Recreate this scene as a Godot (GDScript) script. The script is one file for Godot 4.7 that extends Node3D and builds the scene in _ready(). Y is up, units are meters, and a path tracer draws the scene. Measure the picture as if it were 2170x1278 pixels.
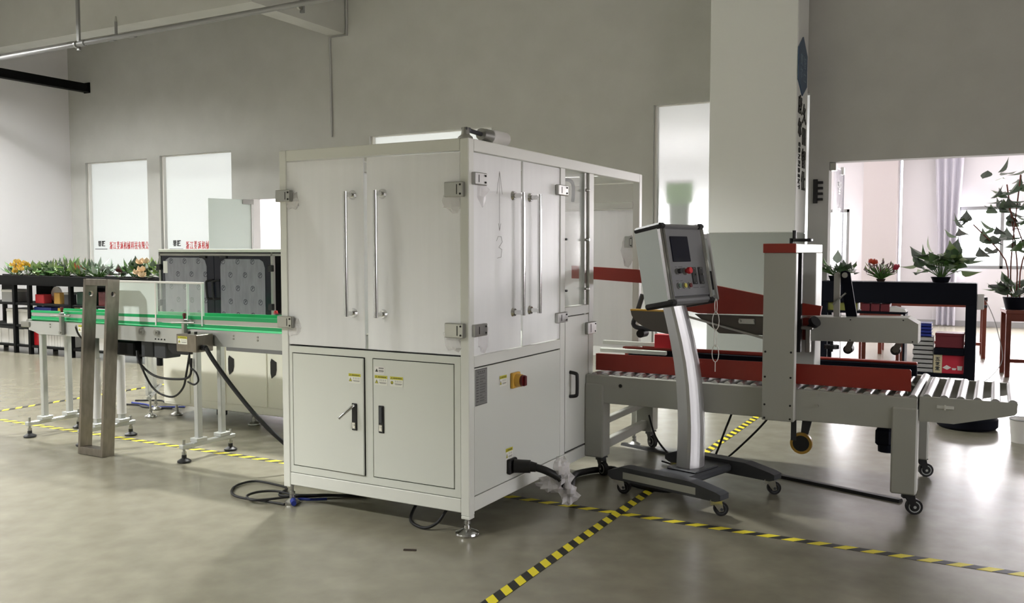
extends Node3D

# ---------------------------------------------------------------- mesh collector
class G:
	var v := PackedVector3Array()
	var n := PackedVector3Array()
	var u := PackedVector2Array()
	var x := Transform3D()

	func tri(a: Vector3, b: Vector3, c: Vector3, na: Vector3, nb: Vector3, nc: Vector3, ua := Vector2.ZERO, ub := Vector2.ZERO, uc := Vector2.ZERO) -> void:
		if (b - a).cross(c - a).dot(na + nb + nc) > 0.0:
			var t := b
			b = c
			c = t
			t = nb
			nb = nc
			nc = t
			var w := ub
			ub = uc
			uc = w
		for p in [a, b, c]:
			v.append(x * p)
		for p in [na, nb, nc]:
			n.append((x.basis * p).normalized())
		for p in [ua, ub, uc]:
			u.append(p)

	func quad(a: Vector3, b: Vector3, c: Vector3, d: Vector3, m: Vector3) -> void:
		tri(a, b, c, m, m, m, Vector2(0, 1), Vector2(1, 1), Vector2(1, 0))
		tri(a, c, d, m, m, m, Vector2(0, 1), Vector2(1, 0), Vector2(0, 0))

	func box(c: Vector3, s: Vector3, bev := 0.0) -> G:
		var h := s * 0.5
		var b := minf(bev, minf(h.x, minf(h.y, h.z)) * 0.9)
		for ax in 3:
			var e := (ax + 1) % 3
			var f := (ax + 2) % 3
			for sg in [-1.0, 1.0]:
				var q := []
				for k in [[-1, -1], [1, -1], [1, 1], [-1, 1]]:
					var p := Vector3.ZERO
					p[ax] = sg * h[ax]
					p[e] = k[0] * (h[e] - b)
					p[f] = k[1] * (h[f] - b)
					q.append(c + p)
				var m := Vector3.ZERO
				m[ax] = sg
				quad(q[0], q[1], q[2], q[3], m)
				if b > 0.0:
					for s2 in [-1.0, 1.0]:
						var r := []
						for k in [[0, -1], [0, 1], [1, 1], [1, -1]]:
							var p := Vector3.ZERO
							p[ax] = sg * (h[ax] - (b if k[0] else 0.0))
							p[e] = s2 * (h[e] - (0.0 if k[0] else b))
							p[f] = k[1] * (h[f] - b)
							r.append(c + p)
						var m2 := Vector3.ZERO
						m2[ax] = sg
						m2[e] = s2
						quad(r[0], r[1], r[2], r[3], m2.normalized())
		if b > 0.0:
			for i in 8:
				var sg := Vector3(1 if i & 1 else -1, 1 if i & 2 else -1, 1 if i & 4 else -1)
				tri(c + sg * Vector3(h.x, h.y - b, h.z - b), c + sg * Vector3(h.x - b, h.y, h.z - b), c + sg * Vector3(h.x - b, h.y - b, h.z), sg, sg, sg)
		return self

	# box from corner to corner
	func bb(x0: float, x1: float, y0: float, y1: float, z0: float, z1: float, bev := 0.0) -> G:
		return box(Vector3(x0 + x1, y0 + y1, z0 + z1) * 0.5, Vector3(absf(x1 - x0), absf(y1 - y0), absf(z1 - z0)), bev)

	func cyl(a: Vector3, b: Vector3, r0: float, r1 := -1.0, seg := 16, caps := true) -> G:
		if r1 < 0.0:
			r1 = r0
		var d := (b - a).normalized()
		var s := d.cross(Vector3.UP if absf(d.y) < 0.9 else Vector3.RIGHT).normalized()
		var t := d.cross(s)
		var sl := d * ((r0 - r1) / maxf(1e-6, (b - a).length()))
		for i in seg:
			var p := TAU * i / seg
			var q := TAU * (i + 1) / seg
			var m0 := s * cos(p) + t * sin(p)
			var m1 := s * cos(q) + t * sin(q)
			tri(a + m0 * r0, a + m1 * r0, b + m1 * r1, m0 + sl, m1 + sl, m1 + sl)
			tri(a + m0 * r0, b + m1 * r1, b + m0 * r1, m0 + sl, m1 + sl, m0 + sl)
			if caps:
				tri(a, a + m0 * r0, a + m1 * r0, -d, -d, -d)
				tri(b, b + m0 * r1, b + m1 * r1, d, d, d)
		return self

	func tube(pts: Array, r: float, seg := 8, smooth := 6) -> G:
		var p := []
		if smooth > 1 and pts.size() > 2:
			for i in pts.size() - 1:
				var a: Vector3 = pts[maxi(i - 1, 0)]
				var b: Vector3 = pts[i]
				var c: Vector3 = pts[i + 1]
				var d: Vector3 = pts[mini(i + 2, pts.size() - 1)]
				for k in smooth:
					p.append(b.cubic_interpolate(c, a, d, float(k) / smooth))
			p.append(pts[-1])
		else:
			p = pts
		var s := Vector3.ZERO
		var rings := []
		for i in p.size():
			var d: Vector3 = (p[mini(i + 1, p.size() - 1)] - p[maxi(i - 1, 0)]).normalized()
			if i == 0:
				s = d.cross(Vector3.UP if absf(d.y) < 0.9 else Vector3.RIGHT).normalized()
			else:
				s = (s - d * s.dot(d)).normalized()
			var t := d.cross(s)
			var ring := []
			for k in seg:
				ring.append(s * cos(TAU * k / seg) + t * sin(TAU * k / seg))
			rings.append(ring)
		for i in p.size() - 1:
			for k in seg:
				var l := (k + 1) % seg
				var a: Vector3 = rings[i][k]
				var b: Vector3 = rings[i][l]
				var c: Vector3 = rings[i + 1][l]
				var d: Vector3 = rings[i + 1][k]
				tri(p[i] + a * r, p[i] + b * r, p[i + 1] + c * r, a, b, c)
				tri(p[i] + a * r, p[i + 1] + c * r, p[i + 1] + d * r, a, c, d)
		for e in [0, p.size() - 1]:
			var m: Vector3 = (p[0] - p[1]).normalized() if e == 0 else (p[-1] - p[-2]).normalized()
			for k in seg:
				tri(p[e], p[e] + rings[e][k] * r, p[e] + rings[e][(k + 1) % seg] * r, m, m, m)
		return self

	# polygon in the xy plane, extruded from z0 to z1
	func prism(poly: Array, z0: float, z1: float) -> G:
		var q := PackedVector2Array(poly)
		var idx := Geometry2D.triangulate_polygon(q)
		for i in range(0, idx.size(), 3):
			for e in [[z0, -1.0], [z1, 1.0]]:
				var m := Vector3(0, 0, e[1] * signf(z1 - z0))
				tri(Vector3(q[idx[i]].x, q[idx[i]].y, e[0]), Vector3(q[idx[i + 1]].x, q[idx[i + 1]].y, e[0]), Vector3(q[idx[i + 2]].x, q[idx[i + 2]].y, e[0]), m, m, m)
		var cw := Geometry2D.is_polygon_clockwise(q)
		for i in q.size():
			var a := q[i]
			var b := q[(i + 1) % q.size()]
			var o := Vector2(b.y - a.y, a.x - b.x).normalized() * (-1.0 if cw else 1.0)
			quad(Vector3(a.x, a.y, z0), Vector3(b.x, b.y, z0), Vector3(b.x, b.y, z1), Vector3(a.x, a.y, z1), Vector3(o.x, o.y, 0))
		return self

	# profile of (radius, height) turned round the y axis
	func lathe(pr: Array, seg := 20, c := Vector3.ZERO) -> G:
		for i in pr.size() - 1:
			var a: Vector2 = pr[i]
			var b: Vector2 = pr[i + 1]
			var o := Vector2(b.y - a.y, a.x - b.x).normalized()
			for k in seg:
				var p := TAU * k / seg
				var q := TAU * (k + 1) / seg
				var d0 := Vector3(cos(p), 0, sin(p))
				var d1 := Vector3(cos(q), 0, sin(q))
				var n0 := d0 * o.x + Vector3.UP * o.y
				var n1 := d1 * o.x + Vector3.UP * o.y
				if a.x > 0.0:
					tri(c + d0 * a.x + Vector3.UP * a.y, c + d1 * a.x + Vector3.UP * a.y, c + d1 * b.x + Vector3.UP * b.y, n0, n1, n1)
				if b.x > 0.0:
					tri(c + d0 * a.x + Vector3.UP * a.y, c + d1 * b.x + Vector3.UP * b.y, c + d0 * b.x + Vector3.UP * b.y, n0, n1, n0)
		return self

	func blob(c: Vector3, r: Vector3, bump := 0.0, sd := 1, seg := 14) -> G:
		var ns := FastNoiseLite.new()
		ns.seed = sd
		ns.frequency = 1.6
		var f := func(i: int, j: int) -> Vector3:
			var th := PI * i / (seg * 0.5)
			var ph := TAU * (j % seg) / seg
			var d := Vector3(sin(th) * cos(ph), cos(th), sin(th) * sin(ph))
			return c + d * r * (1.0 + bump * ns.get_noise_3dv(d * 1.3) * 2.0)
		for i in int(seg * 0.5):
			for j in seg:
				var a: Vector3 = f.call(i, j)
				var b: Vector3 = f.call(i, j + 1)
				var d: Vector3 = f.call(i + 1, j + 1)
				var e: Vector3 = f.call(i + 1, j)
				if bump > 0.0:
					var m := (d - a).cross(e - b)
					m = m if m.dot(a + b + d + e - 4.0 * c) > 0 else -m
					m = m.normalized()
					if i > 0:
						tri(a, b, d, m, m, m)
					tri(a, d, e, m, m, m)
				else:
					if i > 0:
						tri(a, b, d, (a - c) / r, (b - c) / r, (d - c) / r)
					tri(a, d, e, (a - c) / r, (d - c) / r, (e - c) / r)
		return self

	# pen strokes: each a polyline on a 0..100 square (y up), drawn as flat bars of thickness w, depth d
	func pen(strokes: Array, at: Vector3, size: Vector2, w: float, d := 0.002) -> G:
		var keep := x
		for s in strokes:
			for i in range(0, s.size() - 2, 2):
				var a := Vector2(s[i], s[i + 1]) / 100.0 * size
				var b := Vector2(s[i + 2], s[i + 3]) / 100.0 * size
				var m := (a + b) * 0.5
				x = keep * Transform3D(Basis(Vector3.BACK, (b - a).angle()), at + Vector3(m.x, m.y, d * 0.5))
				box(Vector3.ZERO, Vector3((b - a).length() + w * 0.8, w, d))
		x = keep
		return self

	func mesh() -> ArrayMesh:
		var a := []
		a.resize(Mesh.ARRAY_MAX)
		a[Mesh.ARRAY_VERTEX] = v
		a[Mesh.ARRAY_NORMAL] = n
		a[Mesh.ARRAY_TEX_UV] = u
		var m := ArrayMesh.new()
		m.add_surface_from_arrays(Mesh.PRIMITIVE_TRIANGLES, a)
		return m


# ---------------------------------------------------------------- helpers
var used := {}
var mats := {}
var rng := RandomNumberGenerator.new()

func g() -> G:
	return G.new()

func numbered(called: String) -> String:
	used[called] = used.get(called, -1) + 1
	return called if used[called] == 0 else "%s_%03d" % [called, used[called]]

func tag(o: Node3D, label: String, category: String, group := "") -> Node3D:
	o.set_meta("label", label)
	o.set_meta("category", category)
	if group:
		o.set_meta("group", group)
	return o

func thing(called: String, label: String, category: String, at := Vector3.ZERO, turn := 0.0, group := "") -> Node3D:
	var o := Node3D.new()
	o.name = numbered(called)
	add_child(o)
	o.position = at
	o.rotation.y = turn
	return tag(o, label, category, group)

func inst(called: String, m: Mesh, mat: Material) -> MeshInstance3D:
	var o := MeshInstance3D.new()
	o.name = called
	o.mesh = m
	for i in m.get_surface_count():
		o.set_surface_override_material(i, mat)
	return o

func part(p: Node3D, called: String, s: G, mat: Material, label := "") -> MeshInstance3D:
	var o := inst(called, s.mesh(), mat)
	p.add_child(o, true)
	if label:
		o.set_meta("label", label)
	return o

# a thing that is one mesh; the mesh is built round its own base point `at`
func single(called: String, s: G, mat: Material, label: String, category: String, at := Vector3.ZERO, turn := 0.0, group := "") -> MeshInstance3D:
	var o := inst(numbered(called), s.mesh(), mat)
	add_child(o)
	o.position = at
	o.rotation.y = turn
	tag(o, label, category, group)
	return o

func struct(called: String, s: G, mat: Material) -> MeshInstance3D:
	var o := inst(numbered(called), s.mesh(), mat)
	add_child(o)
	o.set_meta("kind", "structure")
	return o

func mat(called: String, c: Color, rough := 0.6, metal := 0.0) -> StandardMaterial3D:
	var m := StandardMaterial3D.new()
	m.resource_name = called
	m.albedo_color = c
	m.roughness = rough
	m.metallic = metal
	mats[called] = m
	return m

func c8(r: int, gr: int, b: int, a := 255) -> Color:
	return Color8(r, gr, b, a)

func noise_tex(freq: float, lo: Color, hi: Color, size := 512, sd := 1, oct := 4, mid := -1.0) -> NoiseTexture2D:
	var f := FastNoiseLite.new()
	f.seed = sd
	f.frequency = freq
	f.fractal_octaves = oct
	var t := NoiseTexture2D.new()
	t.width = size
	t.height = size
	t.seamless = true
	t.noise = f
	var r := Gradient.new()
	r.set_color(0, lo)
	r.set_color(1, hi)
	if mid > 0.0:
		r.add_point(mid, lo.lerp(hi, 0.5))
	t.color_ramp = r
	return t

func img_mat(called: String, im: Image, rough := 0.5) -> StandardMaterial3D:
	var m := mat(called, Color.WHITE, rough)
	m.albedo_texture = ImageTexture.create_from_image(im)
	m.texture_repeat = false
	return m

func rect(im: Image, x0: float, y0: float, x1: float, y1: float, c: Color) -> void:
	var w := im.get_width()
	var h := im.get_height()
	im.fill_rect(Rect2i(int(x0 * w), int(y0 * h), maxi(1, int((x1 - x0) * w)), maxi(1, int((y1 - y0) * h))), c)

func triangle(im: Image, cx: float, y0: float, y1: float, hw: float, c: Color) -> void:
	for j in range(int(y0 * im.get_height()), int(y1 * im.get_height())):
		var f := (float(j) / im.get_height() - y0) / (y1 - y0)
		rect(im, cx - hw * f, float(j) / im.get_height(), cx + hw * f, float(j + 1) / im.get_height(), c)

# warning sticker print: yellow header, triangle or earth sign, lines of writing
func sticker_image(kind: int) -> Image:
	var im := Image.create(160, 100, false, Image.FORMAT_RGBA8)
	im.fill(c8(226, 226, 216))
	var ye := c8(196, 190, 40)
	var bk := c8(40, 40, 30)
	if kind == 3:
		im.fill(c8(226, 224, 220))
		triangle(im, 0.2, 0.25, 0.7, 0.16, bk)
		for k in 5:
			rect(im, 0.42 + k * 0.1, 0.12, 0.5 + k * 0.1, 0.26, bk)
			rect(im, 0.42 + k * 0.1, 0.48, 0.5 + k * 0.1, 0.64, bk)
		rect(im, 0.42, 0.32, 0.9, 0.36, c8(120, 110, 110))
		rect(im, 0.42, 0.74, 0.9, 0.78, c8(130, 120, 120))
		return im
	rect(im, 0.0, 0.0, 1.0, 0.3, ye)
	triangle(im, 0.14, 0.04, 0.26, 0.09, bk)
	triangle(im, 0.14, 0.1, 0.24, 0.05, ye)
	for k in 6:
		rect(im, 0.27 + k * 0.11, 0.1, 0.35 + k * 0.11, 0.22, bk)
	if kind == 2:
		for j in 100:
			for i in 160:
				var d := Vector2(i - 24, j - 62).length()
				if d < 17.0:
					im.set_pixel(i, j, bk if d > 13.5 else ye)
		rect(im, 0.14, 0.5, 0.16, 0.66, bk)
		rect(im, 0.08, 0.64, 0.22, 0.67, bk)
		rect(im, 0.11, 0.69, 0.19, 0.72, bk)
	else:
		triangle(im, 0.16, 0.42, 0.82, 0.14, bk)
		triangle(im, 0.16, 0.5, 0.79, 0.105, ye)
		rect(im, 0.15, 0.58, 0.17, 0.74, bk)
	var wr := c8(80, 78, 70)
	for k in 4:
		var x0 := 0.38 + k * 0.14
		for e in [[0, 0.4, 0.1, 0.42], [0.02, 0.47, 0.09, 0.49], [0, 0.55, 0.1, 0.57], [0.045, 0.38, 0.06, 0.6]]:
			rect(im, x0 + e[0], e[1], x0 + e[2], e[3], wr)
	rect(im, 0.37, 0.7, 0.93, 0.75, wr)
	rect(im, 0.41, 0.8, 0.88, 0.84, wr)
	return im

func nameplate_image() -> Image:
	var im := Image.create(128, 200, false, Image.FORMAT_RGBA8)
	im.fill(c8(120, 120, 118))
	var bk := c8(62, 60, 60)
	rect(im, 0.0, 0.0, 1.0, 0.02, bk)
	rect(im, 0.0, 0.98, 1.0, 1.0, bk)
	for k in 4:
		rect(im, 0.2 + k * 0.17, 0.06, 0.3 + k * 0.17, 0.1, bk)
	rect(im, 0.22, 0.12, 0.8, 0.14, bk)
	rng.seed = 5
	for j in 10:
		var y := 0.2 + j * 0.075
		rect(im, 0.1, y, 0.3, y + 0.025, bk)
		rect(im, 0.38, y, 0.38 + rng.randf_range(0.2, 0.52), y + 0.02, bk)
		rect(im, 0.38, y + 0.045, 0.92, y + 0.05, bk)
	return im

# protective film print: rows of ring marks
func film_image() -> Image:
	var im := Image.create(512, 640, false, Image.FORMAT_RGBA8)
	var base := c8(134, 134, 143)
	im.fill(base)
	var ns := FastNoiseLite.new()
	ns.seed = 3
	ns.frequency = 0.008
	for j in 640:
		for i in 512:
			var k := ns.get_noise_2d(i * 3.0, j * 0.6) * 0.05
			im.set_pixel(i, j, Color(base.r + k, base.g + k, base.b + k))
	var ink := c8(36, 36, 50)
	for row in 6:
		for col in 4:
			var cx := 60.0 + col * 132.0 + (66.0 if row % 2 else 0.0)
			var cy := 50.0 + row * 110.0
			for j in range(-24, 25):
				for i in range(-20, 21):
					var d := Vector2(i / 0.78, j).length()
					var on := (d < 23.0 and d > 18.5) or (d < 19.0 and absf(i * 0.9 + j * 0.8) < 2.2) or (d < 19.0 and absf(i + 4.0) < 2.0 and j < 6) or (d < 16.0 and absf(j + 8.0) < 1.8 and i > -6)
					if on and cx + i >= 0 and cx + i < 512 and cy + j >= 0 and cy + j < 640:
						im.set_pixel(int(cx + i), int(cy + j), ink)
	return im

# characters as pen strokes on a 0..100 square
const HAN := {
	"zhe": [[8, 88, 18, 78], [4, 64, 14, 55], [4, 8, 18, 38], [22, 72, 50, 72], [37, 95, 37, 8, 28, 14], [22, 34, 50, 46], [90, 92, 60, 82], [60, 82, 60, 40, 52, 6], [60, 56, 96, 56], [80, 56, 80, 4]],
	"jiang": [[10, 88, 22, 76], [6, 60, 18, 50], [8, 8, 24, 36], [36, 82, 92, 82], [64, 82, 64, 12], [30, 12, 98, 12]],
	"jiang2": [[32, 98, 38, 88], [68, 98, 60, 88], [14, 86, 86, 86], [22, 74, 78, 74], [10, 61, 90, 61], [50, 86, 50, 61], [6, 40, 94, 40], [44, 54, 28, 26, 78, 4], [72, 40, 58, 18, 16, 4]],
	"pai": [[10, 88, 22, 78], [6, 62, 18, 52], [8, 8, 24, 36], [92, 92, 40, 84], [40, 84, 38, 40, 28, 6], [88, 72, 54, 66], [56, 66, 56, 12, 68, 22], [70, 68, 74, 34, 96, 6], [92, 46, 74, 34]],
	"ji": [[4, 70, 46, 70], [26, 96, 26, 4], [26, 66, 6, 30], [28, 60, 44, 42], [56, 86, 54, 36, 44, 6], [56, 86, 82, 86], [82, 86, 82, 14, 94, 8, 98, 24]],
	"xie": [[2, 70, 36, 70], [19, 96, 19, 4], [19, 66, 4, 32], [22, 58, 34, 44], [40, 74, 96, 74], [72, 96, 78, 40, 96, 6], [90, 92, 96, 84], [92, 56, 62, 6], [42, 46, 66, 46], [48, 60, 48, 24, 42, 6], [60, 60, 60, 10]],
	"ke": [[42, 92, 12, 82], [4, 64, 50, 64], [28, 86, 28, 4], [28, 60, 6, 26], [32, 52, 46, 38], [58, 84, 68, 74], [56, 60, 66, 50], [50, 28, 98, 38], [80, 96, 80, 4]],
	"ji2": [[4, 72, 40, 72], [24, 96, 24, 8, 14, 14], [4, 36, 42, 50], [48, 76, 96, 76], [72, 96, 72, 52], [50, 52, 90, 52], [90, 52, 72, 24, 44, 4], [56, 48, 72, 22, 98, 4]],
	"you": [[6, 78, 94, 78], [46, 96, 34, 62, 6, 34], [34, 58, 34, 4], [34, 58, 80, 58], [80, 58, 80, 6, 70, 10], [34, 42, 80, 42], [34, 26, 80, 26]],
	"xian": [[8, 90, 8, 4], [8, 90, 36, 90, 24, 66, 36, 46, 22, 36], [48, 90, 84, 90], [84, 90, 84, 54], [48, 72, 84, 72], [48, 54, 84, 54], [48, 90, 48, 10, 64, 20], [92, 44, 70, 30], [62, 54, 74, 26, 98, 4]],
	"gong": [[36, 92, 24, 66, 4, 46], [62, 92, 76, 64, 98, 46], [48, 52, 20, 10, 74, 18], [64, 32, 82, 4]],
	"si": [[10, 88, 88, 88], [88, 88, 88, 8, 74, 14], [10, 68, 68, 68], [20, 50, 62, 50], [62, 50, 62, 20], [20, 50, 20, 20], [20, 20, 62, 20]],
	"wu": [[12, 88, 88, 88], [46, 88, 36, 10], [16, 54, 76, 54], [76, 54, 74, 10], [4, 10, 96, 10]],
	"zhi": [[6, 80, 94, 80], [32, 94, 32, 68], [68, 94, 68, 68], [48, 66, 56, 58], [14, 48, 82, 48, 22, 8], [22, 22, 60, 8, 96, 6]],
	"tang": [[50, 98, 50, 80], [24, 94, 32, 82], [76, 94, 68, 82], [6, 62, 8, 76, 92, 76, 90, 62], [30, 64, 70, 64, 70, 46, 30, 46, 30, 64], [20, 28, 80, 28], [50, 44, 50, 4], [4, 4, 96, 4]],
	"jiu": [[40, 96, 12, 50], [34, 76, 70, 76, 48, 30, 8, 4], [46, 50, 70, 20, 96, 4]],
	"tian": [[14, 88, 86, 88, 86, 8, 14, 8, 14, 88], [14, 48, 86, 48], [50, 88, 50, 8]],
	"zhi2": [[26, 96, 10, 76], [8, 80, 50, 80], [4, 64, 54, 64], [30, 80, 8, 44], [30, 64, 50, 46], [60, 86, 92, 86, 92, 52, 60, 52, 60, 86], [24, 40, 78, 40, 78, 4, 24, 4, 24, 40], [24, 22, 78, 22]],
	"shi": [[28, 96, 6, 50], [20, 70, 20, 4], [38, 62, 96, 62], [68, 96, 68, 6], [40, 6, 96, 6]],
	"kang": [[50, 98, 54, 88], [12, 84, 94, 84], [14, 84, 12, 36, 4, 6], [32, 70, 82, 70, 82, 44, 32, 44], [24, 57, 94, 57], [56, 78, 56, 4], [34, 34, 46, 24], [26, 6, 54, 24], [80, 34, 60, 24, 96, 4]],
	"er": [[34, 96, 10, 64], [26, 80, 92, 80, 82, 64], [52, 78, 52, 8, 40, 14], [30, 52, 14, 22], [70, 52, 90, 22]],
	"logo": [[8, 62, 40, 62, 40, 92, 8, 92, 8, 62], [8, 77, 40, 77], [24, 92, 24, 30], [4, 46, 44, 46], [10, 30, 38, 30], [58, 92, 98, 92], [62, 78, 92, 92], [58, 92, 58, 30], [58, 62, 90, 62], [78, 92, 66, 30, 96, 30]],
}
const FIRM := ["zhe", "jiang", "jiang2", "pai", "ji", "xie", "ke", "ji2", "you", "xian", "gong", "si"]

# ---------------------------------------------------------------- scene
func _ready() -> void:
	camera_and_light()
	materials()
	building()
	packer()
	sealer()
	control_stand()
	conveyor()
	film_machine()
	steel_frame()
	floor_things()
	left_shelf()
	right_shelf()
	far_room()
	ceiling_things()

func camera_and_light() -> void:
	var cam := Camera3D.new()
	cam.name = "camera"
	cam.position = Vector3(0, 1.4, 0)
	cam.rotation = Vector3(deg_to_rad(-3.3), deg_to_rad(28.6), 0)
	cam.fov = rad_to_deg(2.0 * atan(639.0 / 1881.0))
	cam.near = 0.05
	cam.far = 200.0
	cam.current = true
	add_child(cam)
	var env := Environment.new()
	env.background_mode = Environment.BG_SKY
	var sky := Sky.new()
	var sm := ProceduralSkyMaterial.new()
	sm.sky_top_color = Color(0.86, 0.9, 0.96)
	sm.sky_horizon_color = Color(0.97, 0.98, 1.0)
	sm.ground_horizon_color = Color(0.8, 0.8, 0.8)
	sm.ground_bottom_color = Color(0.5, 0.5, 0.5)
	sm.sky_energy_multiplier = 2.6
	sm.ground_energy_multiplier = 1.6
	sky.sky_material = sm
	env.sky = sky
	env.tonemap_mode = Environment.TONE_MAPPER_LINEAR
	env.tonemap_exposure = 1.0
	env.sdfgi_enabled = true
	env.ssao_enabled = true
	env.ssil_enabled = true
	var we := WorldEnvironment.new()
	we.name = "environment"
	we.environment = env
	add_child(we)
	# daylight through the hall's side windows
	var side := AreaLight3D.new()
	side.name = "side_daylight"
	side.area_size = Vector2(4.6, 1.3)
	side.position = Vector3(5.97, 1.9, -4.0)
	side.rotation.y = PI / 2
	side.light_color = Color(1.0, 0.95, 0.935)
	side.light_energy = 2.4
	side.area_normalize_energy = false
	side.area_range = 60.0
	side.shadow_enabled = true
	add_child(side)
	# daylight through the windows of the office behind the back wall
	for w in [[-14.6, -11.6, 1.0], [-10.6, -8.2, 1.0], [-7.4, -4.6, 1.0], [-3.9, -2.54, 1.0], [-0.65, 3.6, 1.0]]:
		var a := AreaLight3D.new()
		a.name = "window_daylight"
		a.area_size = Vector2(w[1] - w[0], 1.12)
		a.position = Vector3((w[0] + w[1]) * 0.5, 1.63, -18.32)
		a.rotation.y = PI
		a.light_color = Color(1.0, 0.975, 0.985)
		a.light_energy = 12.0 * w[2]
		a.area_normalize_energy = false
		a.area_range = 60.0
		a.shadow_enabled = true
		add_child(a, true)

func materials() -> void:
	var m: StandardMaterial3D
	m = mat("plaster", Color.WHITE, 0.92)
	m.albedo_texture = noise_tex(0.01, c8(184, 184, 180), c8(192, 192, 188), 512, 2, 5)
	m.uv1_triplanar = true
	m.uv1_world_triplanar = true
	m.uv1_scale = Vector3(0.3, 0.3, 0.3)
	mat("column_white", c8(228, 230, 227), 0.8)
	mat("white_plaster", c8(226, 224, 227), 0.9)
	mat("pilaster_paint", c8(206, 199, 199), 0.9)
	mat("column_grey", c8(150, 154, 148), 0.85)
	m = mat("concrete_floor", Color.WHITE, 0.27)
	m.albedo_texture = noise_tex(0.02, c8(118, 114, 99), c8(136, 132, 116), 1024, 4, 6)
	m.uv1_triplanar = true
	m.uv1_world_triplanar = true
	m.uv1_scale = Vector3(0.22, 0.22, 0.22)
	m.metallic_specular = 0.7
	mat("machine_white", c8(220, 221, 214), 0.42)
	mat("machine_panel", c8(212, 214, 206), 0.4)
	mat("cream_paint", c8(240, 238, 226), 0.45)
	mat("seam_black", c8(24, 24, 22), 0.8)
	m = mat("filmed_acrylic", Color(0.99, 0.99, 0.99, 0.88), 0.34)
	m.transparency = BaseMaterial3D.TRANSPARENCY_ALPHA
	m.backlight_enabled = true
	m.backlight = Color(0.7, 0.7, 0.7)
	m.albedo_texture = noise_tex(0.012, c8(250, 250, 250), c8(255, 255, 255), 512, 31, 2)
	m.uv1_triplanar = true
	m.uv1_scale = Vector3(2.2, 0.12, 2.2)
	m = mat("clear_acrylic", Color(0.9, 0.94, 0.92, 0.12), 0.06)
	m.transparency = BaseMaterial3D.TRANSPARENCY_ALPHA
	m = mat("door_glass", Color(0.92, 0.97, 0.95, 0.05), 0.03)
	m.transparency = BaseMaterial3D.TRANSPARENCY_ALPHA
	m = mat("frosted_glass", Color(0.76, 0.785, 0.78, 0.86), 0.3)
	m.transparency = BaseMaterial3D.TRANSPARENCY_ALPHA
	m.backlight_enabled = true
	m.backlight = Color(0.9, 0.92, 0.91)
	m = mat("door_frost", Color(0.93, 0.965, 0.95, 0.9), 0.3)
	m.transparency = BaseMaterial3D.TRANSPARENCY_ALPHA
	m.backlight_enabled = true
	m.backlight = Color(0.9, 0.92, 0.91)
	m = mat("ribbed_frost", Color(0.9, 0.92, 0.91, 0.35), 0.3)
	m.refraction_enabled = true
	m.refraction_scale = 0.03
	m = mat("milky_sheet", Color(0.88, 0.92, 0.9, 0.95), 0.3)
	m.transparency = BaseMaterial3D.TRANSPARENCY_ALPHA
	m = mat("plastic_wrap", Color(0.95, 0.94, 0.94, 0.42), 0.3)
	m.transparency = BaseMaterial3D.TRANSPARENCY_ALPHA
	mat("chrome", c8(225, 225, 225), 0.14, 1.0)
	mat("zinc", c8(176, 176, 172), 0.35, 1.0)
	m = mat("brushed_steel", Color.WHITE, 0.36, 1.0)
	m.albedo_texture = noise_tex(0.02, c8(132, 125, 117), c8(150, 143, 134), 512, 12, 5)
	m.uv1_triplanar = true
	m.uv1_scale = Vector3(2.5, 0.8, 2.5)
	mat("satin_aluminium", c8(200, 200, 200), 0.4, 0.9)
	mat("anodised", c8(192, 194, 192), 0.4, 0.6)
	mat("alu_side", c8(214, 222, 219), 0.4, 0.25)
	mat("galvanised", c8(140, 140, 140), 0.5, 0.7)
	mat("black_plastic", c8(22, 22, 24), 0.45)
	mat("black_rubber", c8(16, 16, 17), 0.6)
	mat("black_paint", c8(11, 12, 12), 0.6)
	mat("navy_black", c8(11, 14, 24), 0.65)
	for k in ["navy_black", "black_paint"]:
		mats[k].metallic_specular = 0.25
	mat("charcoal_plastic", c8(58, 60, 64), 0.5)
	mat("sealer_grey", c8(170, 170, 162), 0.45)
	mat("sealer_red", c8(146, 40, 26), 0.42)
	mat("panel_grey", c8(120, 120, 122), 0.5, 0.3)
	mat("screen_dark", c8(26, 28, 40), 0.2)
	mat("green_rail", c8(20, 160, 96), 0.4)
	mat("belt_steel", c8(188, 188, 184), 0.4, 0.7)
	mat("tape_yellow", c8(226, 210, 40), 0.5)
	mat("tape_black", c8(26, 26, 24), 0.5)
	mat("red_print", c8(206, 64, 64), 0.6)
	mat("dark_print", c8(70, 72, 72), 0.6)
	mat("sign_blue", c8(60, 84, 112), 0.4)
	mat("sign_pale", c8(120, 140, 160), 0.4)
	mat("sign_letter", c8(70, 70, 70), 0.16, 1.0)
	mat("brass_yellow", c8(206, 160, 60), 0.4)
	mat("dark_red", c8(90, 12, 14), 0.35)
	mat("bright_red", c8(196, 30, 40), 0.4)
	mat("lamp_green", c8(90, 110, 100), 0.3)
	mat("lamp_yellow", c8(200, 190, 90), 0.3)
	mat("taupe_steel", c8(96, 92, 86), 0.5, 0.4)
	mat("cable_blue", c8(24, 44, 130), 0.5)
	mat("white_paper", c8(226, 224, 220), 0.8)
	mat("white_nylon", c8(232, 228, 222), 0.5)
	mat("wood_red", c8(120, 58, 42), 0.45)
	mat("curtain_cloth", c8(204, 202, 212), 0.9)
	mat("window_alu", c8(150, 152, 152), 0.45, 0.4)
	mat("soil", c8(52, 40, 32), 0.95)
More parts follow.
